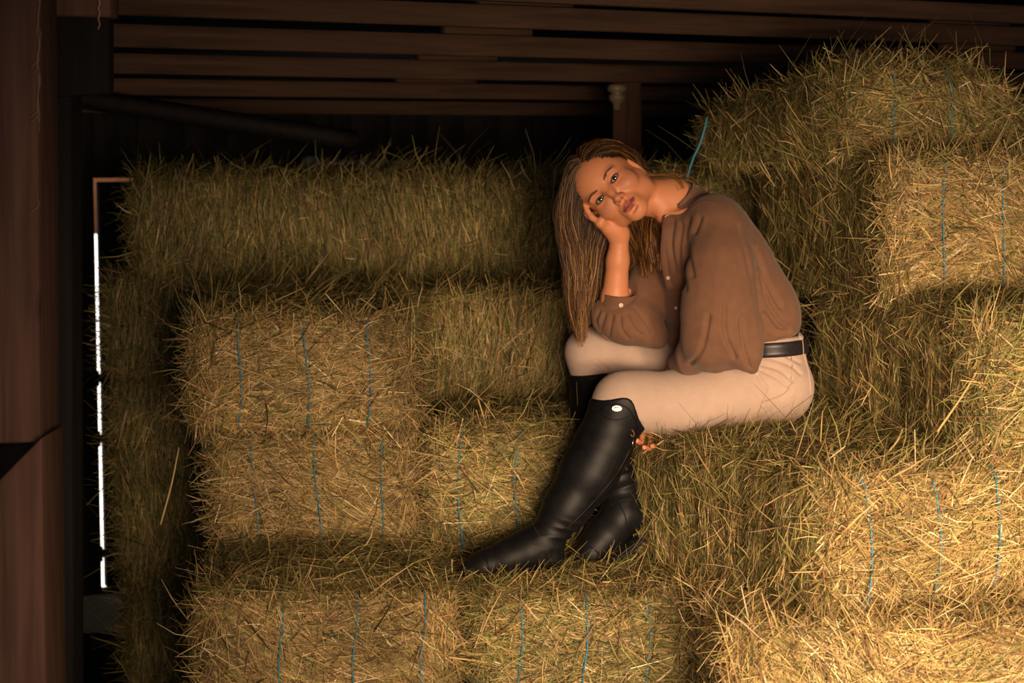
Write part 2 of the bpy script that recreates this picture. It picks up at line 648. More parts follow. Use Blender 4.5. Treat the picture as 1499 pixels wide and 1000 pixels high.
def bale_surface(dim, rad, nz1, nz2, face, a, b, flakes=True):
    """a, b in -1..1 on a face of the rounded box -> points, normals (origin: middle of the base)"""
    ax, sg = FACES[face]
    h = np.array(dim) / 2
    p = np.zeros((len(a), 3))
    o1, o2 = [(1, 2), (0, 2), (0, 1)][ax]
    p[:, ax] = sg * h[ax]
    p[:, o1] = a * h[o1]
    p[:, o2] = b * h[o2]
    q = np.clip(p, -(h - rad), h - rad)
    n = p - q
    ln = np.linalg.norm(n, axis=1)[:, None]
    n = n / (ln + 1e-9)
    pos = q + n * rad
    dome = (1 - a ** 2) * (1 - b ** 2)
    bump = .012 * nz1(pos) + .006 * nz2(pos) + {'front': .022, 'back': .022, 'top': .016, 'bottom': 0.0, 'left': .010, 'right': .010}[face] * dome
    if flakes and face in ('left', 'right', 'top'):
        bump = bump + .007 * np.sin(pos[:, 1] * 2 * PI / .105 + 2 * nz1(pos))
    pos = pos + n * bump[:, None]
    return pos, n


def make_bale(name, dim, seed, mix='olive', dens=None, fringe=1.0, twine_x=None, loc=(0, 0, 0), rot=0.0, tilt=(0, 0), rad=.055, wscale=1.0, stray=.05, lean=(0, 0, 0), cross=False, allgold=False, droop=0.0):
    """one hay bale: rounded core and its straws are one mesh, every twine is a child"""
    r = np.random.default_rng(seed)
    nz1, nz2 = SinNoise(seed, 7.0), SinNoise(seed + 500, 24.0)
    dens = dens or {}
    w, l, h = dim
    V_, Q_, C_ = [], [], []
    n0 = 0
    NG = 18
    g = np.linspace(-1, 1, NG)
    A, B = np.meshgrid(g, g, indexing='ij')
    ncore = 0
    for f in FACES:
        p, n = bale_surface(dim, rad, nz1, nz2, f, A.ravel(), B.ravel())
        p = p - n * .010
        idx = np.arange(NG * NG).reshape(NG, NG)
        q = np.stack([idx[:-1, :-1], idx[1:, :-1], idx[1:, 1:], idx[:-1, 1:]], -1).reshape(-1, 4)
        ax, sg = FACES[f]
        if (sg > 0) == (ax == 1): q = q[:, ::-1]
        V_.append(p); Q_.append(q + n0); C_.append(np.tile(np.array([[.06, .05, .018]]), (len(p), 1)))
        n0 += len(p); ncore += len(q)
    dflt = {'front': 1.0, 'left': .8, 'top': .8, 'right': .12, 'back': .12, 'bottom': 0.0}
    for f in FACES:
        k = dens.get(f, dflt[f]) * HAY
        ax, sg = FACES[f]
        area = [l * h, w * h, w * l][ax]
        cnt = int(area * 34000 * k)
        if cnt < 5: continue
        a, b = r.uniform(-1, 1, cnt), r.uniform(-1, 1, cnt)
        p, n = bale_surface(dim, rad, nz1, nz2, f, a, b)
        o1, o2 = [(1, 2), (0, 2), (0, 1)][ax]
        sw = nz1(p * 1.7 + 3.1)          # neighbouring straws lie alike
        if (f in ('front', 'back')) != cross and f not in ('top', 'bottom'):
            ang = np.where(r.random(cnt) < .62, .35 * sw * 2 + r.normal(0, .42, cnt), r.uniform(-PI, PI, cnt))
            ang = np.where(np.abs(a) > .78, PI / 2 + r.normal(0, .5, cnt), ang)
            L = r.lognormal(math.log(.085), .42, cnt)
            wd = r.uniform(.0014, .0034, cnt)
        elif f not in ('top', 'bottom'):
            ang = np.where(r.random(cnt) < .80, PI / 2 + .25 * sw + r.normal(0, .17, cnt), r.uniform(-PI, PI, cnt))
            L = r.lognormal(math.log(.07), .40, cnt)
            wd = r.uniform(.0012, .0029, cnt)
        else:
            ang = np.where(r.random(cnt) < .5, .5 * sw + r.normal(0, .5, cnt), r.uniform(-PI, PI, cnt))
            L = r.lognormal(math.log(.085), .45, cnt)
            wd = r.uniform(.0013, .0031, cnt)
        t1 = np.zeros(3); t1[o1] = 1
        t2 = np.zeros(3); t2[o2] = 1
        d = np.cos(ang)[:, None] * t1 + np.sin(ang)[:, None] * t2
        # keep it along the rounded surface, then tilt some of it out
        d = d - n * (d * n).sum(1)[:, None]
        d = d / (np.linalg.norm(d, axis=1)[:, None] + 1e-6)
        out = r.normal(0, .12, cnt)
        st = r.random(cnt) < stray
        out = np.where(st, r.uniform(.25, .95, cnt), out)
        d = d * np.cos(out)[:, None] + n * np.sin(out)[:, None]
        big = r.random(cnt) < .07
        L = np.where(big, L * 1.7, L)
        wd = np.where(big, wd * 1.45, wd)
        L = np.clip(L, .02, .26)
        c = p + n * (r.uniform(-.004, .012, cnt) + np.where(st, L * .3 * np.sin(out), 0))[:, None]
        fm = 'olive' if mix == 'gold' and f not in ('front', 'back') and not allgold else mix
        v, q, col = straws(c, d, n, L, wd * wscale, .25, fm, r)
        col = col * np.repeat(np.exp(.28 * nz1(p * 2.3 + 9.0) + .22 * nz2(p * .8)), 8)[:, None]
        V_.append(v); Q_.append(q + n0); C_.append(col); n0 += len(v)
    # loose ends that stand out from the edges
    cnt = int(620 * fringe * HAY)
    if cnt:
        e = r.choice(5, cnt, p=[.26, .22, .18, .24, .10])
        u = r.uniform(-1, 1, cnt)
        s_ = np.full(cnt, .0)
        X = np.select([e == 0, e == 1, e == 2, e == 3, e == 4], [u, -1 + s_, 1 + s_, -1 + s_, u])
        Y = np.select([e == 0, e == 1, e == 2, e == 3, e == 4], [-1 + s_, u, -1 + s_, -1 + s_, 1 + s_])
        Z = np.select([e == 0, e == 1, e == 2, e == 3, e == 4], [1 + s_, 1 + s_, u, u, 1 + s_])
        h3 = np.array(dim) / 2
        p = np.stack([X, Y, Z], 1) * (h3 - rad * .75)
        n = np.stack([np.where(e == 0, 0, X), np.where((e == 1), 0, Y), np.where((e == 2) | (e == 3), 0, Z)], 1)
        n = n / np.linalg.norm(n, axis=1)[:, None]
        d = n + r.normal(0, .75, (cnt, 3)) + np.array(lean)
        d /= np.linalg.norm(d, axis=1)[:, None]
        L = np.clip(r.lognormal(math.log(.075), .42, cnt), .03, .2)
        c = p + n * rad * .55 + d * (L * .3)[:, None]
        v, q, col = straws(c, d, n, L, r.uniform(.0014, .0032, cnt) * wscale, .3, mix, r)
        V_.append(v); Q_.append(q + n0); C_.append(col); n0 += len(v)
    v = np.concatenate(V_); q = np.concatenate(Q_); col = np.concatenate(C_)
    v[:, 2] += h / 2
    if droop:
        v[:, 2] -= droop * np.clip((v[:, 1] + l / 2) / l, 0, 1.1) ** 1.3 * np.clip(v[:, 2] / h, 0, 1)
        v[:, 2] -= droop * .45 * np.clip((v[:, 0] + .05) / (w / 2), 0, 1.2) ** 2 * np.clip(v[:, 2] / h, 0, 1)
    me = np_mesh(name, v, q, None, False, col)
    me.materials.append(M['straw'])
    o = bpy.data.objects.new(name, me)
    COL.objects.link(o)
    c, s = math.cos(rot), math.sin(rot)
    o.location = loc
    o.rotation_euler = (tilt[0], tilt[1], rot)
    for tx in (twine_x if twine_x is not None else ()):
        pts = []
        hy, hz = l / 2 + .006, h / 2 + .004
        rr = rad * .9
        corners = [(-1, -1, PI), (-1, 1, PI / 2), (1, 1, 0), (1, -1, -PI / 2)]
        for sy, sz, a0 in corners:
            cy, cz = sy * (hy - rr), sz * (hz - rr)
            st = {(-1, -1): -PI / 2, (-1, 1): PI, (1, 1): PI / 2, (1, -1): 0}[(sy, sz)]
            for k in range(6):
                a = st - k / 5 * PI / 2
                pts.append((cy + rr * math.cos(a), cz + rr * math.sin(a)))
            # straight run to the next corner
            nxt = {(-1, -1): (-1, 1), (-1, 1): (1, 1), (1, 1): (1, -1), (1, -1): (-1, -1)}[(sy, sz)]
            y0, z0 = pts[-1]
            a = {(-1, -1): PI, (-1, 1): PI / 2, (1, 1): 0, (1, -1): -PI / 2}[(sy, sz)]
            y1, z1 = nxt[0] * (hy - rr) + rr * math.cos(a), nxt[1] * (hz - rr) + rr * math.sin(a)
            for k in range(1, 12):
                f = k / 12
                pts.append((y0 + (y1 - y0) * f, z0 + (z1 - z0) * f))
        pts = np.array(pts)
        xs = tx + .006 * np.sin(np.arange(len(pts)) * .35 + seed) + .012 * (pts[:, 1] / h) * r.uniform(-1, 1)
        p3 = np.stack([xs, pts[:, 0], pts[:, 1]], 1)
        # ride on the bulged ends
        b = np.clip(pts[:, 1] / (h / 2), -1, 1)
        endm = np.abs(pts[:, 0]) > l / 2 - rad
        a_ = np.clip(xs / (w / 2), -1, 1)
        surf = .022 * (1 - a_ ** 2) * (1 - b ** 2)
        p3[:, 1] += np.where(endm, np.sign(pts[:, 0]) * (surf + .012 * nz1(p3) + .010), 0)
        topm = (~endm) & (pts[:, 1] > 0)
        p3[:, 2] += np.where(topm, -.022, 0)
        p3 = np.concatenate([p3, p3[:2]])
        tb = MB()
        tb.tube(p3 + V(0, 0, h / 2), .0022, 6, False)
        tb.build('twine', M['twine'], o, True)
    return o


def bale_at(corner, th, dim, z, **k):
    """front left bottom corner and heading -> bale"""
    th = math.radians(th)
    w, l, h = dim
    c, s = math.cos(th), math.sin(th)
    x = corner[0] + c * w / 2 - s * l / 2
    y = corner[1] + s * w / 2 + c * l / 2
    return make_bale('hay_bale', dim, loc=(x, y, z), rot=th, **k)


def bale(label, group, *a, **k):
    return tag(bale_at(*a, **k), label, 'hay bale', group)


H = .34
T3 = (-.168, 0.0, .168)
LEAN_L = (-.2, 0, .2)
gl, gr, gb = 'bales of the left stack', 'bales of the right stack', 'bales of the dark back row'
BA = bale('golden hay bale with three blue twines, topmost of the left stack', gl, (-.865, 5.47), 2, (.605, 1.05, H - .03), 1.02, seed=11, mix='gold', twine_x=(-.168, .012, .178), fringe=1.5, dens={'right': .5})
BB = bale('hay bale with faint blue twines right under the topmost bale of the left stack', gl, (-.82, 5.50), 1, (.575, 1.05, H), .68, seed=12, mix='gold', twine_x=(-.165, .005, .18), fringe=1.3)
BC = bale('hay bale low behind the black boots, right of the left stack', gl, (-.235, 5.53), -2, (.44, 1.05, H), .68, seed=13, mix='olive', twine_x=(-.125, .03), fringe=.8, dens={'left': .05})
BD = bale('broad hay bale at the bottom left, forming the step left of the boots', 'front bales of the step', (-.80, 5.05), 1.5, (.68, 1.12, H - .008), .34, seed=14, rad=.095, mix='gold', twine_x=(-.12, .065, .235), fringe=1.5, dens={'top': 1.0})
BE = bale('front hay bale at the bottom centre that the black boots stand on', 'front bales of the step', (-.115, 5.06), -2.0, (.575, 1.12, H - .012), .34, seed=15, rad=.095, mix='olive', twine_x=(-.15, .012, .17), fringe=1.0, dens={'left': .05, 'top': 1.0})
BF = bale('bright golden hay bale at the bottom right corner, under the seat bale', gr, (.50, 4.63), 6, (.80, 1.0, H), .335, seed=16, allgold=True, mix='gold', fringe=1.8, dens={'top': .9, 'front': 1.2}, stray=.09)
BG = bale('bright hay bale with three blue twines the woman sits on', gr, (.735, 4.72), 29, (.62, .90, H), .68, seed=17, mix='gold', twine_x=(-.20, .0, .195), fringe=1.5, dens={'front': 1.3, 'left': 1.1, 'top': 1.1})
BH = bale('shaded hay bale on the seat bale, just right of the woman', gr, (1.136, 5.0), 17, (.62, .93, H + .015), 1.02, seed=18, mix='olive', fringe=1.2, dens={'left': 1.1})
BI = bale('golden hay bale with two blue twines in view, second from the top at the right', gr, (.975, 5.36), 12, (.64, 1.0, .39), 1.372, seed=19, mix='gold', twine_x=(-.165, .0, .165), fringe=1.4, dens={'front': 1.2, 'left': 1.0})
BJ = bale('sagging rounded hay bale at the very top of the right stack', gr, (.86, 5.50), 17, (.60, 1.0, .28), 1.705, seed=20, droop=.085, mix='olive', twine_x=(-.14, .03), fringe=1.8, rad=.12, tilt=(math.radians(-3.0), math.radians(1)), lean=(-.2, 0, .3), dens={'left': 1.1, 'front': 1.1})
# a twine that hangs loose at the far end of the topmost bale
lt = MB()
inv = np.array((Matrix.Translation(BJ.location) @ BJ.rotation_euler.to_matrix().to_4x4()).inverted())
pp = np.array([P(1035, 172, 6.2), P(1031, 190, 6.19), P(1024, 212, 6.19), P(1014, 234, 6.19), P(1005, 262, 6.2)])
pp = np.c_[spline(pp, 24), np.ones(24)] @ inv.T
lt.tube(pp[:, :3], .0035, 6)
lt.build('twine', M['twine'], BJ, True)

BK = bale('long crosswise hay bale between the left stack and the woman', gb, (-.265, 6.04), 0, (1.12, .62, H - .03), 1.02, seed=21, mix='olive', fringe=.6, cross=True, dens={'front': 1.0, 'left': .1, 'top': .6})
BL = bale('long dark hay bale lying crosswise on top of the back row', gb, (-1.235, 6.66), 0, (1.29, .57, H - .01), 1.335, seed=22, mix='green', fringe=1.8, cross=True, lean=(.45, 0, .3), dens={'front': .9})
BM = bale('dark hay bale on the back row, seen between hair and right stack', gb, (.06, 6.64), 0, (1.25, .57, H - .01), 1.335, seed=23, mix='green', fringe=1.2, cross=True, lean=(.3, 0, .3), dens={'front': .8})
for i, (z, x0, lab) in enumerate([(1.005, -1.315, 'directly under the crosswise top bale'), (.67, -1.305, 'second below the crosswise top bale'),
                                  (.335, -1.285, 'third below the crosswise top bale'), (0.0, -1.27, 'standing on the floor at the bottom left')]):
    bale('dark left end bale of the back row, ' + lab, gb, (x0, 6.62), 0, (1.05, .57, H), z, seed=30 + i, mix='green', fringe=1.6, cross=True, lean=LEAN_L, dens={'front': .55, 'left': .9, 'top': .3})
# bottom layer that carries the step
bale('hay bale on the floor that carries the broad front bale', 'floor bales under the step', (-.78, 5.06), 0, (.62, 1.1, H), 0, seed=40, mix='olive', dens={'front': .6, 'left': .4, 'top': .2}, fringe=.5)
bale('hay bale on the floor that carries the bale under the boots', 'floor bales under the step', (-.12, 5.07), 0, (.57, 1.1, H), 0, seed=41, mix='olive', dens={'front': .6, 'left': .2, 'top': .2}, fringe=.5)
bale('hay bale on the floor that carries the bright corner bale', 'floor bales under the step', (.51, 4.66), 3, (.70, 1.0, H), 0, seed=42, mix='olive', dens={'front': .6, 'left': .4, 'top': .2}, fringe=.5)


# fallen straw lying in the seams, on the step and on the seat
def loose(n, f, mix, seed, Lm=.10, wd=(.0015, .0034)):
    r = np.random.default_rng(seed)
    n = int(n * HAY)
    c, d = f(r, n)
    L = np.clip(r.lognormal(math.log(Lm), .4, n), .03, .3)
    return straws(c, d, np.tile(V(0, 0, 1.0), (n, 1)), L, r.uniform(*wd, n), .3, mix, r)


def pile(x0, x1, y0, y1, z0, z1):
    def f(r, n):
        c = np.stack([r.uniform(x0, x1, n), r.uniform(y0, y1, n), r.uniform(z0, z1, n)], 1)
        a = r.uniform(0, PI, n)
        d = np.stack([np.cos(a), np.sin(a) * .7, r.normal(0, .22, n)], 1)
        return c, d
    return f


VV, QQ, CC, nn = [], [], [], 0
for args in [(2600, pile(-.78, .36, 5.05, 5.52, .668, .690), 'olive', 61), (700, pile(-.80, -.25, 5.40, 5.54, .68, .74), 'olive', 62),
             (700, pile(-.22, .20, 5.48, 6.05, 1.015, 1.05), 'olive', 63), (350, pile(.16, .5, 5.05, 5.30, .67, .70), 'gold', 67)]:
    v, q, c = loose(*args)
    VV.append(v); QQ.append(q + nn); CC.append(c); nn += len(v)
lo = np_mesh('loose_hay', np.concatenate(VV), np.concatenate(QQ), None, False, np.concatenate(CC))
tag(link('loose_hay', lo, M['straw']), 'loose fallen hay scattered over the step in front of the boots', 'hay', kind='stuff')


def seat_pile(r, n):
    th = math.radians(29)
    a, b = r.uniform(.02, .60, n), r.uniform(0, .86, n)
    c = np.stack([.735 + a * math.cos(th) - b * math.sin(th), 4.72 + a * math.sin(th) + b * math.cos(th), r.uniform(1.02, 1.045, n)], 1)
    an = r.uniform(0, PI, n)
    return c, np.stack([np.cos(an), np.sin(an) * .8, r.normal(0, .25, n)], 1)


v, q, c = loose(1500, seat_pile, 'olive', 64, .11)
tag(link('loose_hay', np_mesh('loose_hay', v, q, None, False, c), M['straw']), 'loose hay scattered on top of the seat bale around the hips of the woman', 'hay', kind='stuff')
# a few single long straws that catch the eye
for (pa, pb, lab) in [((P(1295, 668, 4.93)), P(1322, 626, 4.98), 'thick golden straw standing up from the seat bale right of the woman'),
                      (P(1372, 632, 4.96), P(1447, 512, 5.03), 'long pale straw leaning on the shaded bale at the right'),
                      (P(235, 768, 5.40), P(262, 655, 5.45), 'long straw hanging down free at the left edge of the left stack')]:
    t = MB()
    mid = (pa + pb) / 2 + V(.006, -.01, .004)
    t.tube(spline([pa, mid, pb], 10), np.linspace(.0032, .0022, 10), 6)
    tag(t.build('straw_stalk', plain_mat('straw_stalk', (.52, .36, .14), .5), None, True), lab, 'straw')
# ------------------------------------------------------------------ implicit surfaces -> one continuous skin
def smin(a, b, k):
    if k <= 0: return np.minimum(a, b)
    h = np.maximum(k - np.abs(a - b), 0) / k
    return np.minimum(a, b) - h * h * k * .25


class Solid:
    def __init__(self):
        self.ops = []

    def _add(self, f, k, mode, frame):
        self.ops.append((f, k, mode, frame))
        return self

    def cone(self, a, b, ra, rb, k=.02, mode='+', flat=None, frame=None):
        """tapering limb from a to b; flat=(direction, factor>1) squeezes it along a direction"""
        a = np.asarray(a, float); b = np.asarray(b, float)
        if flat is not None:
            n = np.asarray(flat[0], float); n = n / np.linalg.norm(n); s = flat[1] - 1

        def f(p):
            q = p - a
            ba = b - a
            if flat is not None:
                q = q + s * (q @ n)[:, None] * n
                ba = ba + s * (ba @ n) * n
            t = np.clip((q @ ba) / (ba @ ba + 1e-12), 0, 1)
            d = np.linalg.norm(q - t[:, None] * ba, axis=1) - (ra + (rb - ra) * t)
            return d / (flat[1] if flat is not None and flat[1] > 1 else 1.0)
        return self._add(f, k, mode, frame)

    def chain(self, pts, rs, k=.02, mode='+', flat=None, frame=None):
        for i in range(len(pts) - 1):
            self.cone(pts[i], pts[i + 1], rs[i], rs[i + 1], k, mode, flat, frame)
        return self

    def ell(self, c, r, k=.02, mode='+', rot=None, frame=None):
        c = np.asarray(c, float); r = np.asarray(r, float)

        def f(p):
            q = p - c
            if rot is not None: q = q @ rot
            k0 = np.linalg.norm(q / r, axis=1)
            k1 = np.linalg.norm(q / (r * r), axis=1) + 1e-9
            return k0 * (k0 - 1) / k1
        return self._add(f, k, mode, frame)

    def fn(self, f, k=0.0, mode='&', frame=None):
        return self._add(f, k, mode, frame)

    def near(self, c, R):
        """the part of the solid that matters inside a ball"""
        out = Solid()
        c = np.asarray(c, float)[None]
        for op in self.ops:
            f, k, mode, frame = op
            if frame is None:
                e, kk = f(c)[0], k
            else:
                e, kk = f((c - frame[0]) @ frame[1] / frame[2])[0] * frame[2], k * frame[2]
            if mode == '&' or e < R * 1.7 + kk + .012:
                out.ops.append(op)
        return out

    def __call__(self, p):
        d = np.full(len(p), 1e3)
        loc = {}
        for f, k, mode, frame in self.ops:
            if frame is None:
                e = f(p)
            else:
                key = id(frame)
                if key not in loc:
                    loc[key] = (p - frame[0]) @ frame[1] / frame[2]
                e = f(loc[key]) * frame[2]
                k = k * frame[2]
            if mode == '+': d = smin(d, e, k)
            elif mode == '-': d = -smin(-d, e, k)
            elif mode == '&': d = -smin(-d, -e, k)
        return d


def surface_nets(solid, lo, hi, h, lip=1.6):
    lo = np.asarray(lo, float); hi = np.asarray(hi, float)
    B = 8
    nb = np.ceil((hi - lo) / (h * B)).astype(int) + 1
    N = nb * B
    D = np.empty(N, dtype=np.float32)
    ax = [lo[i] + (np.arange(nb[i]) + .5) * h * B - .5 * h for i in range(3)]
    C = np.stack(np.meshgrid(*ax, indexing='ij'), -1).reshape(-1, 3)
    dc = np.empty(len(C))
    for i in range(0, len(C), 200000):
        dc[i:i + 200000] = solid(C[i:i + 200000])
    Dv = D.reshape(nb[0], B, nb[1], B, nb[2], B)
    Dv[:] = dc.reshape(nb[0], 1, nb[1], 1, nb[2], 1)
    act = np.where(np.abs(dc) < h * B * .87 * lip + .004)[0]
    off = np.stack(np.meshgrid(*[(np.arange(B) - (B - 1) / 2) * h] * 3, indexing='ij'), -1).reshape(-1, 3)
    bi, bj, bk = np.unravel_index(act, tuple(nb))
    sup = (bi // 3) * 1000000 + (bj // 3) * 1000 + bk // 3
    for u in np.unique(sup):
        m_ = np.where(sup == u)[0]
        a = act[m_]
        ctr = C[a].mean(0)
        R = np.linalg.norm(C[a] - ctr, axis=1).max() + h * B * .87
        loc_s = solid.near(ctr, R)
        p = (C[a][:, None] + off[None]).reshape(-1, 3)
        d = loc_s(p).reshape(len(a), B, B, B)
        for t, mm in enumerate(m_):
            Dv[bi[mm], :, bj[mm], :, bk[mm], :] = d[t]
    ins = D < 0
    cnt = np.zeros(N - 1, dtype=np.int8)
    for i in (0, 1):
        for j in (0, 1):
            for k in (0, 1):
                cnt += ins[i:N[0] - 1 + i, j:N[1] - 1 + j, k:N[2] - 1 + k]
    cells = np.argwhere((cnt > 0) & (cnt < 8))
    idx = np.full(N - 1, -1, dtype=np.int32)
    idx[cells[:, 0], cells[:, 1], cells[:, 2]] = np.arange(len(cells))
    acc = np.zeros((len(cells), 3)); num = np.zeros(len(cells))
    for a in range(3):
        o1, o2 = [(1, 2), (0, 2), (0, 1)][a]
        for u in (0, 1):
            for w in (0, 1):
                c0 = cells.copy(); c0[:, o1] += u; c0[:, o2] += w
                c1 = c0.copy(); c1[:, a] += 1
                d0 = D[c0[:, 0], c0[:, 1], c0[:, 2]].astype(float); d1 = D[c1[:, 0], c1[:, 1], c1[:, 2]].astype(float)
                m = (d0 < 0) != (d1 < 0)
                t = np.where(m, d0 / np.where(m, d0 - d1, 1), 0)
                p = c0.astype(float); p[:, a] += t
                acc[m] += p[m]; num[m] += 1
    verts = lo + acc / num[:, None] * h
    quads = []
    for a in range(3):
        o1, o2 = [(1, 2), (2, 0), (0, 1)][a]
        sl0 = [slice(None)] * 3; sl1 = [slice(None)] * 3
        sl0[a] = slice(0, N[a] - 1); sl1[a] = slice(1, N[a])
        x = ins[tuple(sl0)] != ins[tuple(sl1)]
        e = np.argwhere(x)
        e = e[(e[:, o1] > 0) & (e[:, o2] > 0) & (e[:, o1] < N[o1] - 1) & (e[:, o2] < N[o2] - 1)]
        flip = ins[tuple(sl0)][e[:, 0], e[:, 1], e[:, 2]]
        c = []
        for u, w in ((-1, -1), (0, -1), (0, 0), (-1, 0)):
            g = e.copy(); g[:, o1] += u; g[:, o2] += w
            c.append(idx[g[:, 0], g[:, 1], g[:, 2]])
        q = np.stack(c, 1)
        q[~flip] = q[~flip][:, ::-1]
        quads.append(q)
    quads = np.concatenate(quads)
    quads = quads[(quads >= 0).all(1)]
    return verts, quads


def relax(verts, quads, n=2, lam=.4):
    """a little Laplacian smoothing"""
    e = np.concatenate([quads[:, [0, 1]], quads[:, [1, 2]], quads[:, [2, 3]], quads[:, [3, 0]]])
    N = len(verts)
    deg = np.bincount(e[:, 0], minlength=N) + np.bincount(e[:, 1], minlength=N)
    for _ in range(n):
        s = np.zeros_like(verts)
        for k in range(3):
            s[:, k] = np.bincount(e[:, 0], verts[e[:, 1], k], N) + np.bincount(e[:, 1], verts[e[:, 0], k], N)
        verts = verts + lam * (s / np.maximum(deg, 1)[:, None] - verts)
    return verts


# ------------------------------------------------------------------ the woman: joints
person_at = V(.70, 5.48, 1.02)
HIP_L, HIP_R = V(.71, 5.425, 1.125), V(.70, 5.62, 1.13)
KNEE_L, KNEE_R = P(897, 580, 5.31), P(857, 512, 5.60)
ANK_L, ANK_R = P(797, 775, 5.26), P(907, 722, 5.43)
WAIST = P(1138, 500, 5.52)
CHEST = P(1042, 385, 5.46)
NECK0 = P(1003, 300, 5.44)
SH_L, SH_R = P(1052, 338, 5.31), P(984, 348, 5.585)
ELB_L = P(1088, 508, 5.27)
WR_L = P(992, 532, 5.44)
ELB_R, WR_R = P(897, 478, 5.47), P(907, 343, 5.43)

HO = P(896.5, 273.5, 5.43)
HX = V(.546, 0, .837); HY = V(0, 1.0, 0); HZ = V(-.837, 0, .546)
HM = np.stack([HX, HY, HZ], 1)


def rot_axis(a, ang):
    return np.array(Matrix.Rotation(ang, 3, Vector(a)))


HM = HM @ rot_axis((0, 0, 1), math.radians(-9)) @ rot_axis((1, 0, 0), math.radians(-9))
HS = 1.06
HF = (HO, HM, HS)          # head frame: x to her left, y to the back, z to the crown


def hw(*a):
    """head coordinates -> world"""
    return HO + (HM @ np.array(a, float)) * HS


def build_head(S, F):
    # cranium, face block, jaw
    S.ell((0, .018, .030), (.0735, .094, .083), .02, frame=F)
    S.ell((0, -.020, .018), (.066, .066, .076), .03, frame=F)
    S.ell((0, -.042, .036), (.056, .040, .046), .02, frame=F)                    # forehead
    S.cone((0, -.030, -.030), (0, -.057, -.079), .053, .022, .03, frame=F)       # lower face
    S.ell((0, -.076, -.092), (.015, .013, .014), .022, frame=F)                  # chin
    for s in (-1, 1):
        S.ell((s * .041, -.056, -.032), (.025, .024, .022), .028, frame=F)       # cheek
        S.cone((s * .054, -.004, -.040), (s * .047, -.020, -.066), .016, .015, .03, frame=F)
        S.cone((s * .047, -.020, -.066), (s * .014, -.067, -.090), .014, .011, .03, frame=F)  # jaw line
        S.ell((s * .031, -.0745, .019), (.021, .012, .0075), .013, frame=F)      # brow bone
        S.ell((s * .0315, -.0900, .001), (.0165, .016, .0115), .014, '-', frame=F)  # socket
        S.ell((s * .0315, -.0655, .0), (.0152, .0155, .0142), .006, frame=F)     # lid over the eyeball
        S.ell((s * .0320, -.0830, -.0004), (.0128, .012, .0052), .0015, '-', frame=F)   # lid opening
    # nose
    S.chain([(0, -.078, .012), (0, -.091, -.014), (0, -.1015, -.034)], [.0072, .0070, .0088], .012, frame=F)
    S.ell((0, -.103, -.0375), (.0085, .0085, .0075), .007, frame=F)
    for s in (-1, 1):
        S.ell((s * .0105, -.092, -.0395), (.0066, .0095, .0062), .007, frame=F)
        S.ell((s * .0060, -.0985, -.0462), (.0030, .0042, .0022), .002, '-', frame=F)
    # mouth
    S.ell((0, -.076, -.066), (.026, .0165, .021), .016, frame=F)
    S.ell((0, -.089, -.055), (.0028, .006, .007), .006, '-', frame=F)            # philtrum
    for s in (-1, 1):
        S.cone((s * .0055, -.0915, -.0620), (s * .0215, -.0800, -.0665), .0048, .0022, .005, frame=F)
    S.cone((-.0110, -.0895, -.0728), (.0110, -.0895, -.0728), .0058, .0058, .006, frame=F)
    for s in (-1, 1):
        S.cone((s * .011, -.0895, -.0728), (s * .0215, -.0800, -.0675), .0055, .0020, .005, frame=F)
        S.cone((0, -.0975, -.0672), (s * .023, -.0835, -.0668), .0016, .0012, .0024, '-', frame=F)   # line between the lips
    S.ell((0, -.090, -.0835), (.012, .006, .0042), .008, '-', frame=F)           # dent under the lip
    # ears
    for s in (-1, 1):
        S.ell((s * .0745, .012, -.016), (.0065, .0165, .029), .006, rot=rot_axis((0, 0, 1), s * .35), frame=F)
        S.ell((s * .0815, .010, -.012), (.0050, .0090, .016), .004, '-', rot=rot_axis((0, 0, 1), s * .35), frame=F)
        S.ell((s * .0735, .004, -.041), (.0048, .0075, .0085), .006, frame=F)
        S.ell((s * .0770, .0015, -.021), (.003, .004, .005), .003, frame=F)


def hand(S, wrist, knuckles, fingers, thumb, pr, frame=None, k=.007, flat=None):
    """palm from wrist to the four knuckles, each finger a chain of its own, thumb from the side of the palm"""
    for kn in knuckles:
        S.cone(wrist, kn, .0185, .0105, .016, flat=flat, frame=frame)
    for a, b in zip(knuckles[:-1], knuckles[1:]):
        S.cone(a, b, .0102, .0102, .010, flat=flat, frame=frame)
    for kn, f in zip(knuckles, fingers):
        pts = [kn] + list(f)
        rs = np.linspace(pr, pr * .76, len(pts))
        S.chain([np.asarray(p, float) for p in pts], rs, .0028, frame=frame)
    S.chain([np.asarray(p, float) for p in thumb], np.linspace(.0145, .0080, len(thumb)), .008, frame=frame)


BODY = Solid()
# trunk and neck
latW = V(0.10, 1.0, 0)
BODY.cone(P(1128, 560, 5.47), P(1124, 560, 5.58), .074, .074, .04)
BODY.chain([P(1124, 545, 5.525), P(1118, 500, 5.525), P(1085, 440, 5.50), CHEST], [.078, .070, .078, .088], .05)
BODY.cone(CHEST + V(.0, .04, 0), CHEST + V(-.01, -.04, .02), .080, .078, .05)
BODY.chain([CHEST, NECK0 + V(.01, 0, -.05)], [.105, .075], .06)
BODY.chain([SH_R, NECK0 + V(.0, .02, -.046), SH_L], [.040, .041, .036], .03)
BODY.cone(CHEST + V(-.055, -.045, .015), CHEST + V(-.050, -.04, -.01), .042, .044, .04)
BODY.cone(CHEST + V(-.075, .06, .0), CHEST + V(-.070, .06, -.02), .042, .044, .04)
BODY.chain([NECK0 + V(.012, .01, -.035), NECK0 + V(-.03, .005, .014), hw(.004, .022, -.050)], [.056, .050, .051], .03)
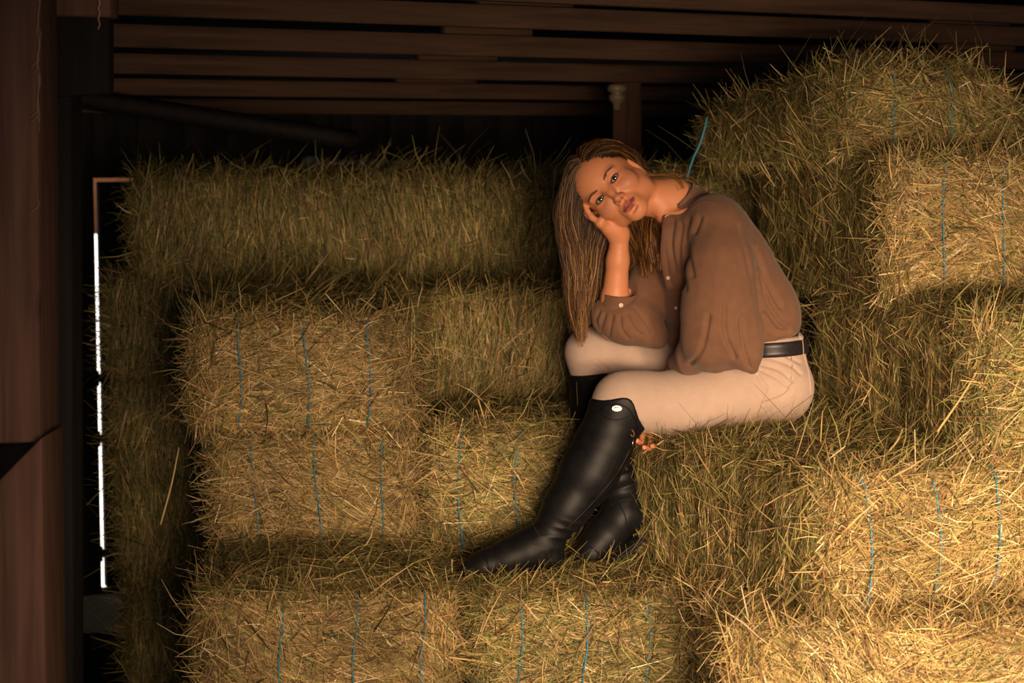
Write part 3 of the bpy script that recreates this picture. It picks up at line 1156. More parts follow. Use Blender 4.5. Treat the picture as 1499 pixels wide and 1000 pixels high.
# tendons of the neck and the collar bones
BODY.cone(hw(.058, .008, -.045), NECK0 + V(-.058, -.035, -.030), .013, .0095, .022)
BODY.cone(NECK0 + V(-.062, -.035, -.034), NECK0 + V(.02, -.10, -.005), .0085, .0085, .014)
BODY.cone(NECK0 + V(-.066, -.020, -.036), NECK0 + V(-.05, .07, -.02), .0085, .0085, .014)
build_head(BODY, HF)
# arms
BODY.chain([SH_R, ELB_R], [.040, .036], .02)
BODY.chain([ELB_R, ELB_R + (WR_R - ELB_R) * .30, ELB_R + (WR_R - ELB_R) * .72, WR_R], [.032, .0365, .029, .0245], .015)
BODY.chain([SH_L, ELB_L], [.036, .034], .02)
BODY.chain([ELB_L, WR_L], [.037, .024], .02)
# legs inside the breeches and boots
BODY.chain([P(1120, 565, 5.44), P(1000, 592, 5.375), P(908, 588, 5.32)], [.070, .062, .048], .03)
BODY.chain([P(1110, 560, 5.60), P(1000, 545, 5.61), P(868, 520, 5.60)], [.070, .062, .047], .03)
BODY.chain([P(908, 588, 5.32), P(884, 650, 5.308), P(862, 692, 5.300), P(830, 742, 5.282), P(804, 788, 5.266)], [.046, .050, .048, .038, .032], .03)
BODY.chain([P(868, 520, 5.60), P(876, 600, 5.555), P(893, 660, 5.49), P(910, 722, 5.433)], [.046, .048, .042, .032], .03)
BODY.chain([P(804, 788, 5.266), P(770, 820, 5.258), P(705, 832, 5.242)], [.030, .028, .020], .02)
BODY.chain([P(910, 722, 5.433), P(900, 765, 5.42), P(862, 808, 5.375)], [.030, .028, .020], .02)

# right hand: palm and fingers laid along the right cheek up to the temple (head coordinates)
WRH = (HM.T @ (WR_R - HO)) / HS
K_R = [V(-.084, -.050, -.030), V(-.0885, -.031, -.024), V(-.0890, -.011, -.021), V(-.0870, .009, -.024)]
F_R = [
    [V(-.0845, -.049, -.004), V(-.0780, -.046, .014), V(-.0705, -.043, .027)],
    [V(-.0895, -.030, .006), V(-.0860, -.028, .030), V(-.0785, -.026, .048)],
    [V(-.0905, -.010, .012), V(-.0885, -.008, .038), V(-.0820, -.006, .059)],
    [V(-.0900, .010, .006), V(-.0895, .012, .030), V(-.0850, .013, .048)]]
T_R = [WRH * .55 + V(-.086, -.002, -.045) * .45, V(-.080, .016, -.056), V(-.073, .030, -.047), V(-.072, .038, -.026)]
hand(BODY, WRH + V(-.002, .0, .006), K_R, F_R, T_R, .0083, frame=HF)
BODY.cone(WRH, WRH * .5 + V(-.083, -.04, -.035) * .5, .021, .017, .014, frame=HF)
BODY.ell(WRH * .62 + V(-.070, -.045, -.052) * .38, (.014, .013, .016), .010, frame=HF)   # heel of the hand

# left hand: reaches down between the thighs and curls under the near one
K_L = [P(956, 612, 5.425), P(947, 609, 5.417), P(938, 606, 5.41), P(964, 615, 5.433)]
F_L = [
    [P(963, 637, 5.402), P(962, 653, 5.360), P(955, 653, 5.318)],
    [P(952, 637, 5.397), P(951, 657, 5.355), P(943, 655, 5.305)],
    [P(941, 633, 5.390), P(938, 649, 5.348), P(932, 645, 5.305)],
    [P(973, 637, 5.408), P(974, 651, 5.370), P(969, 651, 5.330)]]
T_L = [P(968, 582, 5.455), P(938, 598, 5.43), P(924, 616, 5.41), P(920, 630, 5.39)]
hand(BODY, P(985, 552, 5.465), K_L, F_L, T_L, .0088)
BODY.cone(WR_L, P(985, 552, 5.465), .022, .020, .015)

skin_tone = V(.68, .28, .140)


def skin_colour(v):
    q = ((v - HO) @ HM) / HS
    c = np.tile(skin_tone, (len(v), 1))

    def blend(mask, col):
        nonlocal c
        c = c * (1 - mask[:, None]) + np.asarray(col) * mask[:, None]
    sm = lambda x, a, b: np.clip((x - a) / (b - a), 0, 1) ** 2 * (3 - 2 * np.clip((x - a) / (b - a), 0, 1))
    # flushed cheeks and nose
    for s in (-1, 1):
        d = np.linalg.norm((q - V(s * .042, -.075, -.030)) / V(.026, .04, .020), axis=1)
        blend(.45 * (1 - sm(d, .3, 1.3)), (.46, .17, .10))
    d = np.linalg.norm((q - V(0, -.1, -.036)) / V(.014, .02, .012), axis=1)
    blend(.3 * (1 - sm(d, .3, 1.3)), (.46, .18, .11))
    # lips
    ax = np.abs(q[:, 0])
    up = -.0582 - .0016 * (ax < .003) - .27 * np.maximum(ax - .004, 0) - .10 * np.clip(.004 - ax, 0, 1)
    lo = -.0790 + .62 * np.maximum(ax - .006, 0) * np.clip(ax / .022, 0, 1)
    m = (q[:, 1] < -.070) * (ax < .0235) * sm(up - q[:, 2], -.0012, .0020) * sm(q[:, 2] - lo, -.0012, .0022)
    blend(.9 * m, (.30, .062, .060))
    m = (q[:, 1] < -.075) * (ax < .0225) * (1 - sm(np.abs(q[:, 2] + .0669 - .02 * 0), .0004, .0013))
    blend(.55 * m, (.12, .028, .028))
    # lids: darker rim, soft brown above
    for s in (-1, 1):
        e = q - V(s * .0320, -.080, 0)
        r = np.sqrt((e[:, 0] / .0145) ** 2 + ((e[:, 2] + .0004) / .0068) ** 2)
        near = (np.abs(e[:, 1]) < .02)
        blend(.80 * near * (1 - sm(r, 1.0, 1.22)), (.05, .022, .016))
        blend(.30 * near * (1 - sm(r, 1.1, 2.2)) * (e[:, 2] > -.002), (.30, .12, .07))
    # nostrils
    for s in (-1, 1):
        d = np.linalg.norm((q - V(s * .0060, -.0975, -.0452)) / V(.0036, .006, .0030), axis=1)
        blend(.8 * (1 - sm(d, .6, 1.1)), (.08, .025, .02))
    # freckles
    r = np.random.default_rng(5)
    for _ in range(60):
        fp = V(r.uniform(-.055, .055), -.08, r.uniform(-.048, -.012))
        d = np.hypot(q[:, 0] - fp[0], q[:, 2] - fp[2])
        blend(.35 * (q[:, 1] < -.045) * (1 - sm(d, .0006, .0016)), (.30, .12, .065))
    return np.clip(c, 0, 1)


bv, bq = surface_nets(BODY, (.0, 5.15, .68), (.90, 5.78, 1.86), .0024)
bv = relax(bv, bq, 1, .35)
M['skin'] = tint_mat('skin', .46, .35, sss=.10, bump=.08)
bc = skin_colour(bv)
PERSON = link('person', np_mesh('person', bv, bq, None, True, bc), M['skin'])
tag(PERSON, 'woman in brown blouse, beige breeches and black riding boots sitting on a hay bale', 'person')


def own(o):
    o.parent = PERSON
    return o


def part(name, v, q, mat, smooth=True, color=None, parent=None, label=None):
    o = link(name, np_mesh(name, v, q, None, smooth, color), mat)
    o.parent = parent or PERSON
    if label: o['label'] = label
    return o


def skin_proj(x, z, lift=.0004, y0=-.13):
    """point of the face at head coordinates x, z (from the front), a little proud of the skin"""
    y = y0
    for _ in range(40):
        d = BODY(hw(x, y, z)[None])[0] / HS
        if d < .0002: break
        y += d * .8
    return hw(x, y - lift, z)


# ---- eyes, lashes, brows
m, nt, b = new_mat('eye')
a = nt.nodes.new('ShaderNodeAttribute'); a.attribute_name = 'tint'
nt.links.new(a.outputs['Color'], b.inputs['Base Color'])
b.inputs['Roughness'].default_value = .08
b.inputs['Specular IOR Level'].default_value = .8
M['eye'] = m
M['lash'] = plain_mat('lash', (.012, .007, .005), .6)
M['brow'] = plain_mat('brow', (.13, .058, .030), .8)
for s in (-1, 1):
    nu, nv = 48, 40
    th = np.linspace(0, PI, nv); ph = np.linspace(0, 2 * PI, nu, endpoint=False)
    T, F_ = np.meshgrid(th, ph, indexing='ij')
    loc = np.stack([np.sin(T) * np.cos(F_), -np.cos(T), np.sin(T) * np.sin(F_)], -1).reshape(-1, 3)
    gaze = rot_axis((0, 0, 1), math.radians(7))       # looks at the camera although the head turns
    loc = loc @ gaze.T
    ang = T.ravel()
    col = np.where((ang < .19)[:, None], V(.004, .003, .003), np.where((ang < .46)[:, None], V(.045, .026, .014), V(.42, .34, .29)))
    v = np.array([hw(*(V(s * .0316, -.0668, -.0002) + l * .0136)) for l in loc])
    idx = np.arange(nu * nv).reshape(nv, nu)
    q = np.stack([idx[:-1], np.roll(idx[:-1], -1, 1), np.roll(idx[1:], -1, 1), idx[1:]], -1).reshape(-1, 4)
    part('eye', v, q, M['eye'], True, col)
    # lashes
    mb = MB()
    t = np.linspace(-1, 1, 15)
    mb.tube([hw(s * .0320 + x * .0136, -.0822 + .0042 * x * x, .0049 * (1 - x * x) - .0002 + .0012 * x * s) for x in t], np.interp(np.abs(t), [0, .7, 1], [.0013, .0011, .0005]), 6)
    mb.tube([hw(s * .0320 + x * .0128, -.0812 + .0042 * x * x, -.0056 * (1 - x * x) - .0002 + .0008 * x * s) for x in t], .0005, 6)
    own(mb.build('eyelashes', M['lash'], None, True))
    mb = MB()
    xs = np.linspace(0, 1, 16)
    pts = [skin_proj(s * (.0135 + .036 * x), .0165 + .0062 * math.sin(min(x / .68, 1) * PI / 2) - .009 * max(0, x - .68)) for x in xs]
    r_ = np.random.default_rng(3 + s)
    for i in range(170):
        x = r_.random()
        f = x * 15; i0 = min(int(f), 14)
        c = np.array(pts[i0]) * (1 - f + i0) + np.array(pts[i0 + 1]) * (f - i0)
        wv = (1.05 - abs(x - .35)) * .0036
        c = c + HM @ V(0, 0, r_.uniform(-wv, wv)) + HM @ V(0, .0005, 0)
        d = HM @ V(s * (.6 + .4 * x), .15 * x, .75 * (1 - x) - .25) 
        d = d / np.linalg.norm(d) * .0052
        mb.tube([c, c + d * .5 + HM @ V(0, -.0006, 0), c + d], [.00034, .0003, .0001], 4, False)
    own(mb.build('eyebrow', M['brow'], None, True))
# ------------------------------------------------------------------ clothes
def cam_hit(solid, px, py, lift=.0, y0=4.9, y1=5.9):
    """where the line of sight through a pixel meets the surface of a solid"""
    a, b = P(px, py, y0), P(px, py, y1)
    L = np.linalg.norm(b - a); d = (b - a) / L
    t = 0.0
    for _ in range(90):
        e = solid((a + d * t)[None])[0]
        if e < .0004: break
        t += max(e * .7, .0006)
        if t > L: return None
    return a + d * (t - lift)


def cam_path(solid, pts, n, lift=.001):
    out = []
    for x, y in spline([(*p, 0) for p in pts], n)[:, :2]:
        h_ = cam_hit(solid, x, y, lift)
        if h_ is not None: out.append(h_)
    return np.array(out)


def ring_fit(solid, c, axis, n, lift, r0=.0, ref=(0, -1, 0), span=(0, 2 * PI)):
    """closed line where a plane through c meets the surface"""
    axis = np.asarray(axis, float) / np.linalg.norm(axis)
    u = np.asarray(ref, float); u = u - axis * (u @ axis); u /= np.linalg.norm(u)
    w = np.cross(axis, u)
    a = np.linspace(span[0], span[1], n, endpoint=abs(span[1] - span[0] - 2 * PI) > 1e-6)
    out = []
    for t in a:
        d = math.cos(t) * u + math.sin(t) * w
        r = .35
        for _ in range(60):
            e = solid((c + d * r)[None])[0]
            if e < .0005: break
            r -= max(e * .7, .0008)
            if r < r0: break
        out.append(c + d * (r + lift))
    return np.array(out)


def band(rows, thick, closed=True):
    """strip through parallel lines with real thickness"""
    rows = np.asarray(rows)
    m, n = rows.shape[:2]
    nr = np.cross(np.roll(rows, -1, 1) - np.roll(rows, 1, 1), (rows[-1] - rows[0])[None])
    nr /= np.linalg.norm(nr, axis=2)[:, :, None] + 1e-9
    ctr = rows.mean((0, 1))
    sg = np.sign(((rows - ctr) * nr).sum(2).mean())
    o = rows + nr * thick * sg
    v = np.concatenate([rows.reshape(-1, 3), o.reshape(-1, 3)])
    K = m * n
    q = []
    last = n if closed else n - 1
    for i in range(m - 1):
        for k in range(last):
            k2 = (k + 1) % n
            q.append([i * n + k, i * n + k2, (i + 1) * n + k2, (i + 1) * n + k])
            q.append([K + i * n + k, K + (i + 1) * n + k, K + (i + 1) * n + k2, K + i * n + k2])
    for i in (0, m - 1):
        for k in range(last):
            k2 = (k + 1) % n
            q.append([i * n + k, K + i * n + k, K + i * n + k2, i * n + k2])
    if not closed:
        for k in (0, n - 1):
            for i in range(m - 1):
                q.append([i * n + k, (i + 1) * n + k, K + (i + 1) * n + k, K + i * n + k])
    return v, np.array(q)


def normals(v, q):
    fn = np.cross(v[q[:, 2]] - v[q[:, 0]], v[q[:, 3]] - v[q[:, 1]])
    n = np.zeros_like(v)
    for k in range(4):
        for a in range(3):
            n[:, a] += np.bincount(q[:, k], fn[:, a], len(v))
    n /= np.linalg.norm(n, axis=1)[:, None] + 1e-12
    # outwards
    return n


def half_space(pt, n):
    pt = np.asarray(pt, float); n = np.asarray(n, float); n = n / np.linalg.norm(n)
    return lambda p: (p - pt) @ n


def fabric_mat(name, c1, c2, wscale, rough, bump, weave=True):
    m, nt, b = new_mat(name)
    tc = nt.nodes.new('ShaderNodeTexCoord')
    n = nt.nodes.new('ShaderNodeTexNoise')
    n.inputs['Scale'].default_value = 45
    n.inputs['Detail'].default_value = 8
    r = nt.nodes.new('ShaderNodeValToRGB')
    r.color_ramp.elements[0].position = .3
    r.color_ramp.elements[1].position = .7
    r.color_ramp.elements[0].color = (*c1, 1)
    r.color_ramp.elements[1].color = (*c2, 1)
    nt.links.new(tc.outputs['Object'], n.inputs['Vector'])
    nt.links.new(n.outputs['Fac'], r.inputs[0])
    nt.links.new(r.outputs[0], b.inputs['Base Color'])
    b.inputs['Roughness'].default_value = rough
    b.inputs['Specular IOR Level'].default_value = .15
    b.inputs['Sheen Weight'].default_value = .12
    w = nt.nodes.new('ShaderNodeTexNoise')
    w.inputs['Scale'].default_value = wscale
    w.inputs['Detail'].default_value = 3
    nt.links.new(tc.outputs['Object'], w.inputs['Vector'])
    bp = nt.nodes.new('ShaderNodeBump')
    bp.inputs['Strength'].default_value = bump
    bp.inputs['Distance'].default_value = .002
    nt.links.new(w.outputs['Fac'], bp.inputs['Height'])
    nt.links.new(bp.outputs[0], b.inputs['Normal'])
    return m


M['breeches'] = fabric_mat('breeches_cloth', (.44, .325, .265), (.47, .35, .288), 900, .85, .15)
M['blouse'] = fabric_mat('blouse_crepe', (.170, .086, .052), (.195, .100, .062), 500, .9, .35)
M['leather'] = noise_mat('boot_leather', (.0035, .0038, .005), (.0085, .0082, .009), (1, 1, 1), 40, .50, .3, 260, .22, 6, .0009)
M['rubber'] = plain_mat('boot_sole', (.012, .012, .013), .6)
M['seam'] = plain_mat('seam_thread', (.035, .030, .028), .6)
M['belt'] = noise_mat('belt_leather', (.010, .010, .013), (.022, .020, .022), (1, 1, 1), 60, .42, .2, 300, .5, 4, .001)
M['silver'] = plain_mat('silver', (.62, .50, .44), .32, 1.0)
M['pearl'] = plain_mat('pearl_button', (.62, .48, .40), .25, 0, .7)

# ---- breeches
BR = Solid()
BR.cone(P(1133, 566, 5.43), P(1130, 566, 5.62), .098, .098, .04)
BR.chain([P(1133, 567, 5.43), P(1060, 581, 5.40), P(1000, 591, 5.375), P(935, 588, 5.335), P(908, 584, 5.318), P(886, 625, 5.305)], [.098, .093, .0855, .073, .063, .054], .035)
BR.chain([P(1120, 562, 5.62), P(1000, 545, 5.61), P(925, 528, 5.605), P(864, 516, 5.60), P(869, 570, 5.58)], [.098, .086, .075, .0625, .056], .035)
BR.cone(P(1121, 515, 5.455), P(1119, 515, 5.595), .090, .090, .05)
BR.cone(P(1126, 500, 5.455), P(1124, 500, 5.595), .086, .086, .04)
_wb = half_space(P(1135, 489, 5.5), (-.06, 0, 1))
BR.fn(lambda p: np.where(p[:, 0] > .52, _wb(p), np.minimum(_wb(p), -.05)), .004)
vb, qb = surface_nets(BR, (.05, 5.14, .90), (.92, 5.80, 1.36), .0036)
vb = relax(vb, qb, 3, .4)
nb_ = normals(vb, qb)
# creases: fan out of the hip, small ones at the knees
def crease(v, pts, Y, depth, width):
    pa = spline([P(x, y, Y) for x, y in pts], 40)
    d = np.full(len(v), 9.0)
    for c in pa:
        d = np.minimum(d, np.hypot(v[:, 0] - c[0], v[:, 2] - c[2]))
    return -depth * np.exp(-(d / width) ** 2) + depth * .25 * np.exp(-((d - 2.1 * width) / (1.3 * width)) ** 2)


dsp = np.zeros(len(vb))
frontm = vb[:, 1] < 5.47
for pts in ([(1113, 541), (1135, 552), (1157, 568)], [(1108, 548), (1120, 567)], [(1113, 522), (1138, 527), (1160, 537), (1172, 548)], [(1114, 534), (1140, 541), (1158, 556)],
            [(1156, 570), (1140, 581), (1115, 589)], [(1112, 514), (1145, 519), (1172, 532)]):
    dsp += frontm * crease(vb, pts, 5.35, .0034, .0042)
for pts in ([(872, 526), (882, 533), (889, 540)], [(868, 533), (880, 538)]):
    dsp += (vb[:, 1] > 5.47) * crease(vb, pts, 5.56, .003, .004)
for pts in ([(925, 612), (940, 622)], [(930, 604), (936, 626)]):
    dsp += frontm * crease(vb, pts, 5.27, .0025, .0045)
dsp += .0012 * SinNoise(91, 40)(vb)
vb = vb + nb_ * dsp[:, None]
BREECH = part('breeches', vb, qb, M['breeches'])
# pocket seam, side seam and belt loops
for nm, pts in (('seam', [(1158, 516), (1160, 535), (1158, 556)]), ('seam', [(1156, 569), (1144, 579), (1122, 587)])):
    pth = cam_path(BR, pts, 20, .0004)
    mb = MB(); mb.tube(pth, .0011, 5); o = mb.build(nm, M['breeches'], None, True); o.parent = BREECH
mb = MB()
mb.tube(cam_path(BR, [(1173, 496), (1177, 520), (1184, 548), (1187, 580)], 24, .001), .0028, 6)
o = mb.build('back_pocket_edge', M['breeches'], None, True); o.parent = BREECH

# ---- belt
bax = V(-.05, 0, 1.0)
bc_ = P(1122, 503, 5.525)
BW = Solid()
BW.cone(P(1121, 515, 5.455), P(1119, 515, 5.595), .090, .090, .05)
BW.cone(P(1126, 500, 5.455), P(1124, 500, 5.595), .086, .086, .04)
WB = lambda p: np.where(p[:, 0] < .655, BW(p), BR(p))
rows = [ring_fit(WB, bc_ + V(0, 0, z), bax, 72, .0045) for z in (-.0185, -.006, .006, .0185)]
rows = [r * np.array([1, 1, 1]) for r in rows]
v, q = band(rows, .0038)
BELT = part('belt', v, q, M['belt'])
for pts in ([(1116, 486), (1114, 501), (1115, 518)], [(1170, 487), (1172.5, 500), (1174, 520)]):
    pth = cam_path(BR, pts, 12, .0075)
    if len(pth) > 3:
        mb = MB(); mb.tube(pth, .0062, 8, True, (0, -1, .1)); o = mb.build('belt_loop', M['breeches'], None, True); o.parent = BREECH
mb = MB()
bp_ = cam_hit(BR, 1112, 502, .009)
mb.box(bp_, (.010, .006, .040), None, .0025)
o = mb.build('keeper', M['belt'], BELT)

# ---- blouse
SH = Solid()
SH.cone(P(1121, 468, 5.44), P(1119, 468, 5.62), .090, .090, .04)
SH.cone(P(1105, 440, 5.42), P(1090, 440, 5.60), .098, .095, .06)
SH.cone(P(1080, 392, 5.38), P(1040, 397, 5.59), .098, .090, .06)
SH.cone(P(1056, 350, 5.36), P(1010, 358, 5.59), .085, .078, .06)
SH.cone(P(1044, 325, 5.35), P(988, 337, 5.59), .074, .064, .04)
SH.cone(P(1020, 368, 5.38), P(1003, 374, 5.55), .066, .062, .05)
SH.cone(P(988, 348, 5.40), P(973, 352, 5.55), .057, .055, .05)
SH.cone(P(1002, 402, 5.42), P(990, 402, 5.56), .060, .058, .05)
SH.cone(P(1010, 450, 5.45), P(1000, 450, 5.56), .058, .056, .05)
SH.cone(P(1035, 440, 5.42), P(1020, 440, 5.58), .070, .065, .05)
SH.cone(P(1060, 485, 5.46), P(1050, 485, 5.60), .060, .060, .05)
SH.chain([NECK0 + V(.018, .02, -.03), NECK0 + V(-.012, .01, -.002)], [.072, .063], .03)
SH.chain([P(1055, 480, 5.50), P(1005, 490, 5.51)], [.058, .052], .04)
SH.fn(half_space(P(1135, 492, 5.5), (.19, 0, -1)), .014)                     # blouson ends over the belt
# near sleeve, wide and gathered low over the thigh
SH.chain([P(1054, 338, 5.30), P(1055, 390, 5.255), P(1053, 440, 5.235), P(1053, 478, 5.235), P(1048, 492, 5.24)], [.067, .076, .086, .090, .080], .035, flat=((0, 1, 0), 1.15))
SH.chain([P(1040, 500, 5.25), P(1012, 520, 5.30), P(996, 532, 5.385)], [.066, .038, .030], .03)
SH.chain([P(1085, 490, 5.22), P(1093, 518, 5.215), P(1103, 541, 5.215)], [.052, .036, .011], .03)
SH.chain([P(1090, 527, 5.24), P(1040, 532, 5.25), P(1000, 535, 5.33)], [.016, .018, .018], .02)
# far sleeve, puffed over the far knee
SH.chain([P(985, 352, 5.58), P(958, 415, 5.53), P(928, 458, 5.48)], [.060, .062, .062], .04)
SH.chain([P(897, 464, 5.465), P(915, 470, 5.46), P(938, 476, 5.46), P(958, 492, 5.455), P(967, 502, 5.455)], [.050, .056, .052, .026, .012], .03)
SH.cone(P(880, 455, 5.47), P(884, 472, 5.475), .026, .024, .03)
# cut: neck hole, V opening down the front, hem
for a_, b_, ra, rb in ((NECK0 + V(-.005, .005, -.02), NECK0 + V(-.09, -.01, .07), .044, .058),):
    SH.cone(a_, b_, ra, rb, .008, '-')
va, vb2, vc = P(949, 308, 5.35), P(973, 306, 5.35), P(972, 400, 5.35)


def vee(p):
    def edge(a, b, s):
        d = np.array([b[0] - a[0], b[2] - a[2]]); d /= np.linalg.norm(d)
        return s * ((p[:, 0] - a[0]) * d[1] - (p[:, 2] - a[2]) * d[0])
    e = np.maximum(edge(va, vc, 1), edge(vb2, vc, -1))
    return np.maximum(np.maximum(e, p[:, 1] - 5.50), p[:, 2] - 1.75)


if vee(P(964, 340, 5.35)[None])[0] > 0:
    raise RuntimeError('vee orientation')
SH.fn(vee, .006, '-')
SH.cone(P(904, 423, 5.445), P(912, 380, 5.43), .050, .050, .010, '-')      # sleeve ends in the cuff
vs, qs = surface_nets(SH, (.15, 5.08, 1.14), (.86, 5.74, 1.76), .0030)
vs = relax(vs, qs, 2, .4)
ns = normals(vs, qs)
# hanging folds: long along gravity, tight across
f1, f2, f3 = SinNoise(71, 1.0), SinNoise(72, 1.0), SinNoise(73, 1.0)
hang = vs * V(62, 40, 9) + V(0, 0, 1) * (vs[:, :1] * 10)
ridge = 1 - 2 * np.abs(f1(hang))
fine = f2(vs * V(120, 90, 22))
amt = np.interp(vs[:, 2], [1.15, 1.25, 1.40, 1.55, 1.70], [1.0, .85, .55, .45, .25])
dsp = amt * (.0038 * ridge * (.6 + .8 * f3(vs * 9)) + .0016 * fine)
# gathers that run from the shoulder seam and the front yoke
def gather(pts_list, Y, depth, width, m):
    g = np.zeros(len(vs))
    for pts in pts_list:
        g += m * crease(vs, pts, Y, depth, width)
    return g


nearm = (vs[:, 1] < 5.40).astype(float)
dsp += gather([[(1000, 330), (996, 370), (1000, 420)], [(1010, 318), (1004, 350), (1010, 400)], [(1024, 318), (1016, 340)],
               [(988, 325), (984, 360), (992, 400)], [(1077, 330), (1088, 380), (1100, 440), (1108, 490)],
               [(1052, 440), (1053, 480), (1068, 515)], [(1030, 455), (1022, 500), (1008, 528)], [(1075, 460), (1078, 495), (1090, 530)]], 5.3, .0058, .0050, nearm)
dsp += gather([[(1105, 400), (1118, 440), (1140, 470), (1165, 478)], [(1095, 360), (1115, 410), (1135, 445)], [(1112, 455), (1130, 478), (1150, 482)]], 5.42, .0064, .006, np.ones(len(vs)))
dsp += gather([[(886, 462), (882, 474), (880, 486)], [(897, 464), (894, 480), (893, 492)], [(908, 464), (910, 482), (920, 496)], [(918, 460), (926, 478), (938, 490)],
               [(930, 452), (944, 470), (955, 488)], [(878, 458), (873, 470), (876, 482)]], 5.40, .0040, .0040, (vs[:, 1] > 5.36) * (vs[:, 0] < .42))
vs = relax(vs + ns * dsp[:, None], qs, 1, .5)
BLOUSE = part('blouse', vs, qs, M['blouse'])
# shoulder yoke seam
mb = MB()
mb.tube(cam_path(SH, [(1003, 312), (1030, 296), (1058, 303), (1078, 326)], 30, .001), .0013, 5)
o = mb.build('yoke_seam', M['blouse'], None, True); o.parent = BLOUSE


# collar band round the neck, open in front
def arc_rows(c, axis, radii, hs, n, span, ref, squash=(1, 1)):
    axis = np.asarray(axis, float) / np.linalg.norm(axis)
    u = np.asarray(ref, float); u = u - axis * (u @ axis); u /= np.linalg.norm(u)
    w = np.cross(axis, u)
    a = np.linspace(span[0], span[1], n)
    return [np.array([c + axis * h_ + r * (squash[0] * math.cos(t) * u + squash[1] * math.sin(t) * w) for t in a]) for r, h_ in zip(radii, hs)]


nax = (NECK0 + V(-.04, 0, .035)) - (NECK0 + V(.018, .02, -.03))
ccol = NECK0 + V(-.006, .006, -.006)
rows = arc_rows(ccol, nax, [.074, .068, .062, .0595], [-.020, .0, .020, .034], 40, (math.radians(38), math.radians(318)), (-.30, -.62, -.72))
v, q = band(rows, .0028, False)
COLLAR = part('collar', v, q, M['blouse'], parent=BLOUSE)
# front edges of the opening (button placket)
for nm, pts, wd in (('placket', [(947, 320), (951, 338), (957, 356), (966, 382), (977, 410)], .0105), ('placket', [(977, 316), (975, 340), (973, 368), (976, 396), (982, 422)], .0125)):
    pth = []
    for x, y in spline([(*p, 0) for p in pts], 30)[:, :2]:
        h_ = cam_hit(SH, x, y, .002)
        pth.append(h_)
    good = [p for p in pth if p is not None]
    if len(good) > 6:
        g = np.array(good)
        g[:, 1] = np.convolve(np.pad(g[:, 1], 4, mode='edge'), np.ones(9) / 9, 'valid')
        mb = MB(); mb.tube(g, wd, 10, True, (-.35, -.92, .15)); o = mb.build(nm, M['blouse'], None, True); o.parent = BLOUSE


def button(c, nrm, r, parent):
    mb = MB()
    mb.lathe(c, nrm, [(0, .0004), (r * .35, .0004), (r * .55, .0010), (r * .8, .0022), (r, .0014), (r, -.001), (0, -.001)], 20)
    for k in range(4):
        a = k * PI / 2 + .6
        n_ = np.asarray(nrm, float) / np.linalg.norm(nrm)
        u = np.cross(n_, (0, 0, 1)); u /= np.linalg.norm(u); w = np.cross(n_, u)
        mb.lathe(c + n_ * .0006 + .22 * r * (math.cos(a) * u + math.sin(a) * w), nrm, [(0, .0009), (.0006, .0006), (.0006, -.0004)], 6)
    o = mb.build('button', M['pearl'], None, True)
    o.parent = parent
    return o


for x, y, r in ((976.5, 318, .0058), (971.5, 363, .0058), (978, 407, .0050), (989.5, 451, .0044)):
    c = cam_hit(SH, x, y, .010)
    if c is not None: button(c, (-.25, -.95, .15), r, BLOUSE)

# cuff of the far sleeve
axc = (WR_R - ELB_R)
cuff = Solid()
cuff.chain([P(900, 466, 5.464), P(908, 425, 5.448)], [.0465, .0445], .01)
cuff.cone(P(899, 475, 5.464), P(912, 400, 5.44), .0395, .0385, .002, '-')
cuff.fn(half_space(P(907, 429, 5.45), axc), .003)
cuff.fn(half_space(P(900, 460, 5.46), -axc), .003)
cva, cvb, cvc = P(903, 424, 5.4), P(922, 424, 5.4), P(906, 441, 5.4)


def notch(p):
    def edge(a, b, s):
        d = np.array([b[0] - a[0], b[2] - a[2]]); d /= np.linalg.norm(d)
        return s * ((p[:, 0] - a[0]) * d[1] - (p[:, 2] - a[2]) * d[0])
    return np.maximum(np.maximum(edge(cva, cvc, 1), edge(cvb, cvc, -1)), p[:, 1] - 5.45)


vq, qq = surface_nets(cuff, (.18, 5.38, 1.24), (.36, 5.54, 1.44), .0022)
vq = relax(vq, qq, 2, .4)
CUFF = part('cuff', vq, qq, M['blouse'], parent=BLOUSE)
c = cam_hit(cuff, 909, 447, .002)
if c is not None:
    o = button(c, (.1, -1, .1), .0060, CUFF)

# ---- boots
def boot(knee_pts, foot_pts, top_pt, top_n, cap, sole_pts, heel_c, heel_dir, box, wr_axis, wr_t):
    B = Solid()
    B.chain(*knee_pts, .03)
    B.chain(*foot_pts, .03)
    if cap is not None:
        kc = P(903, 600, 5.30)
        B.fn(lambda p: np.maximum(BR(p) - .0045, np.linalg.norm(p - kc, axis=1) - .088), .012, '+')
    B.fn(cap if cap is not None else half_space(top_pt, top_n), .004)
    v, q = surface_nets(B, box[0], box[1], .0030)
    v = relax(v, q, 2, .4)
    n = normals(v, q)
    a, b = [np.asarray(x, float) for x in wr_axis]
    t = ((v - a) @ (b - a)) / ((b - a) @ (b - a))
    w = np.exp(-((t - wr_t) / .17) ** 2)
    nzw = SinNoise(55, 18)
    wav = np.sin(t * 30 + 7.5 * nzw(v) + v @ V(30, 26, 0))
    d = w * .0034 * (1 - 2 * np.abs(wav)) * np.clip(.5 + 1.1 * SinNoise(57, 26)(v), 0, 1.2) + .0012 * SinNoise(56, 45)(v) * (t < 1.1)
    v = relax(v + n * d[:, None], q, 2, .4)
    return B, v, q


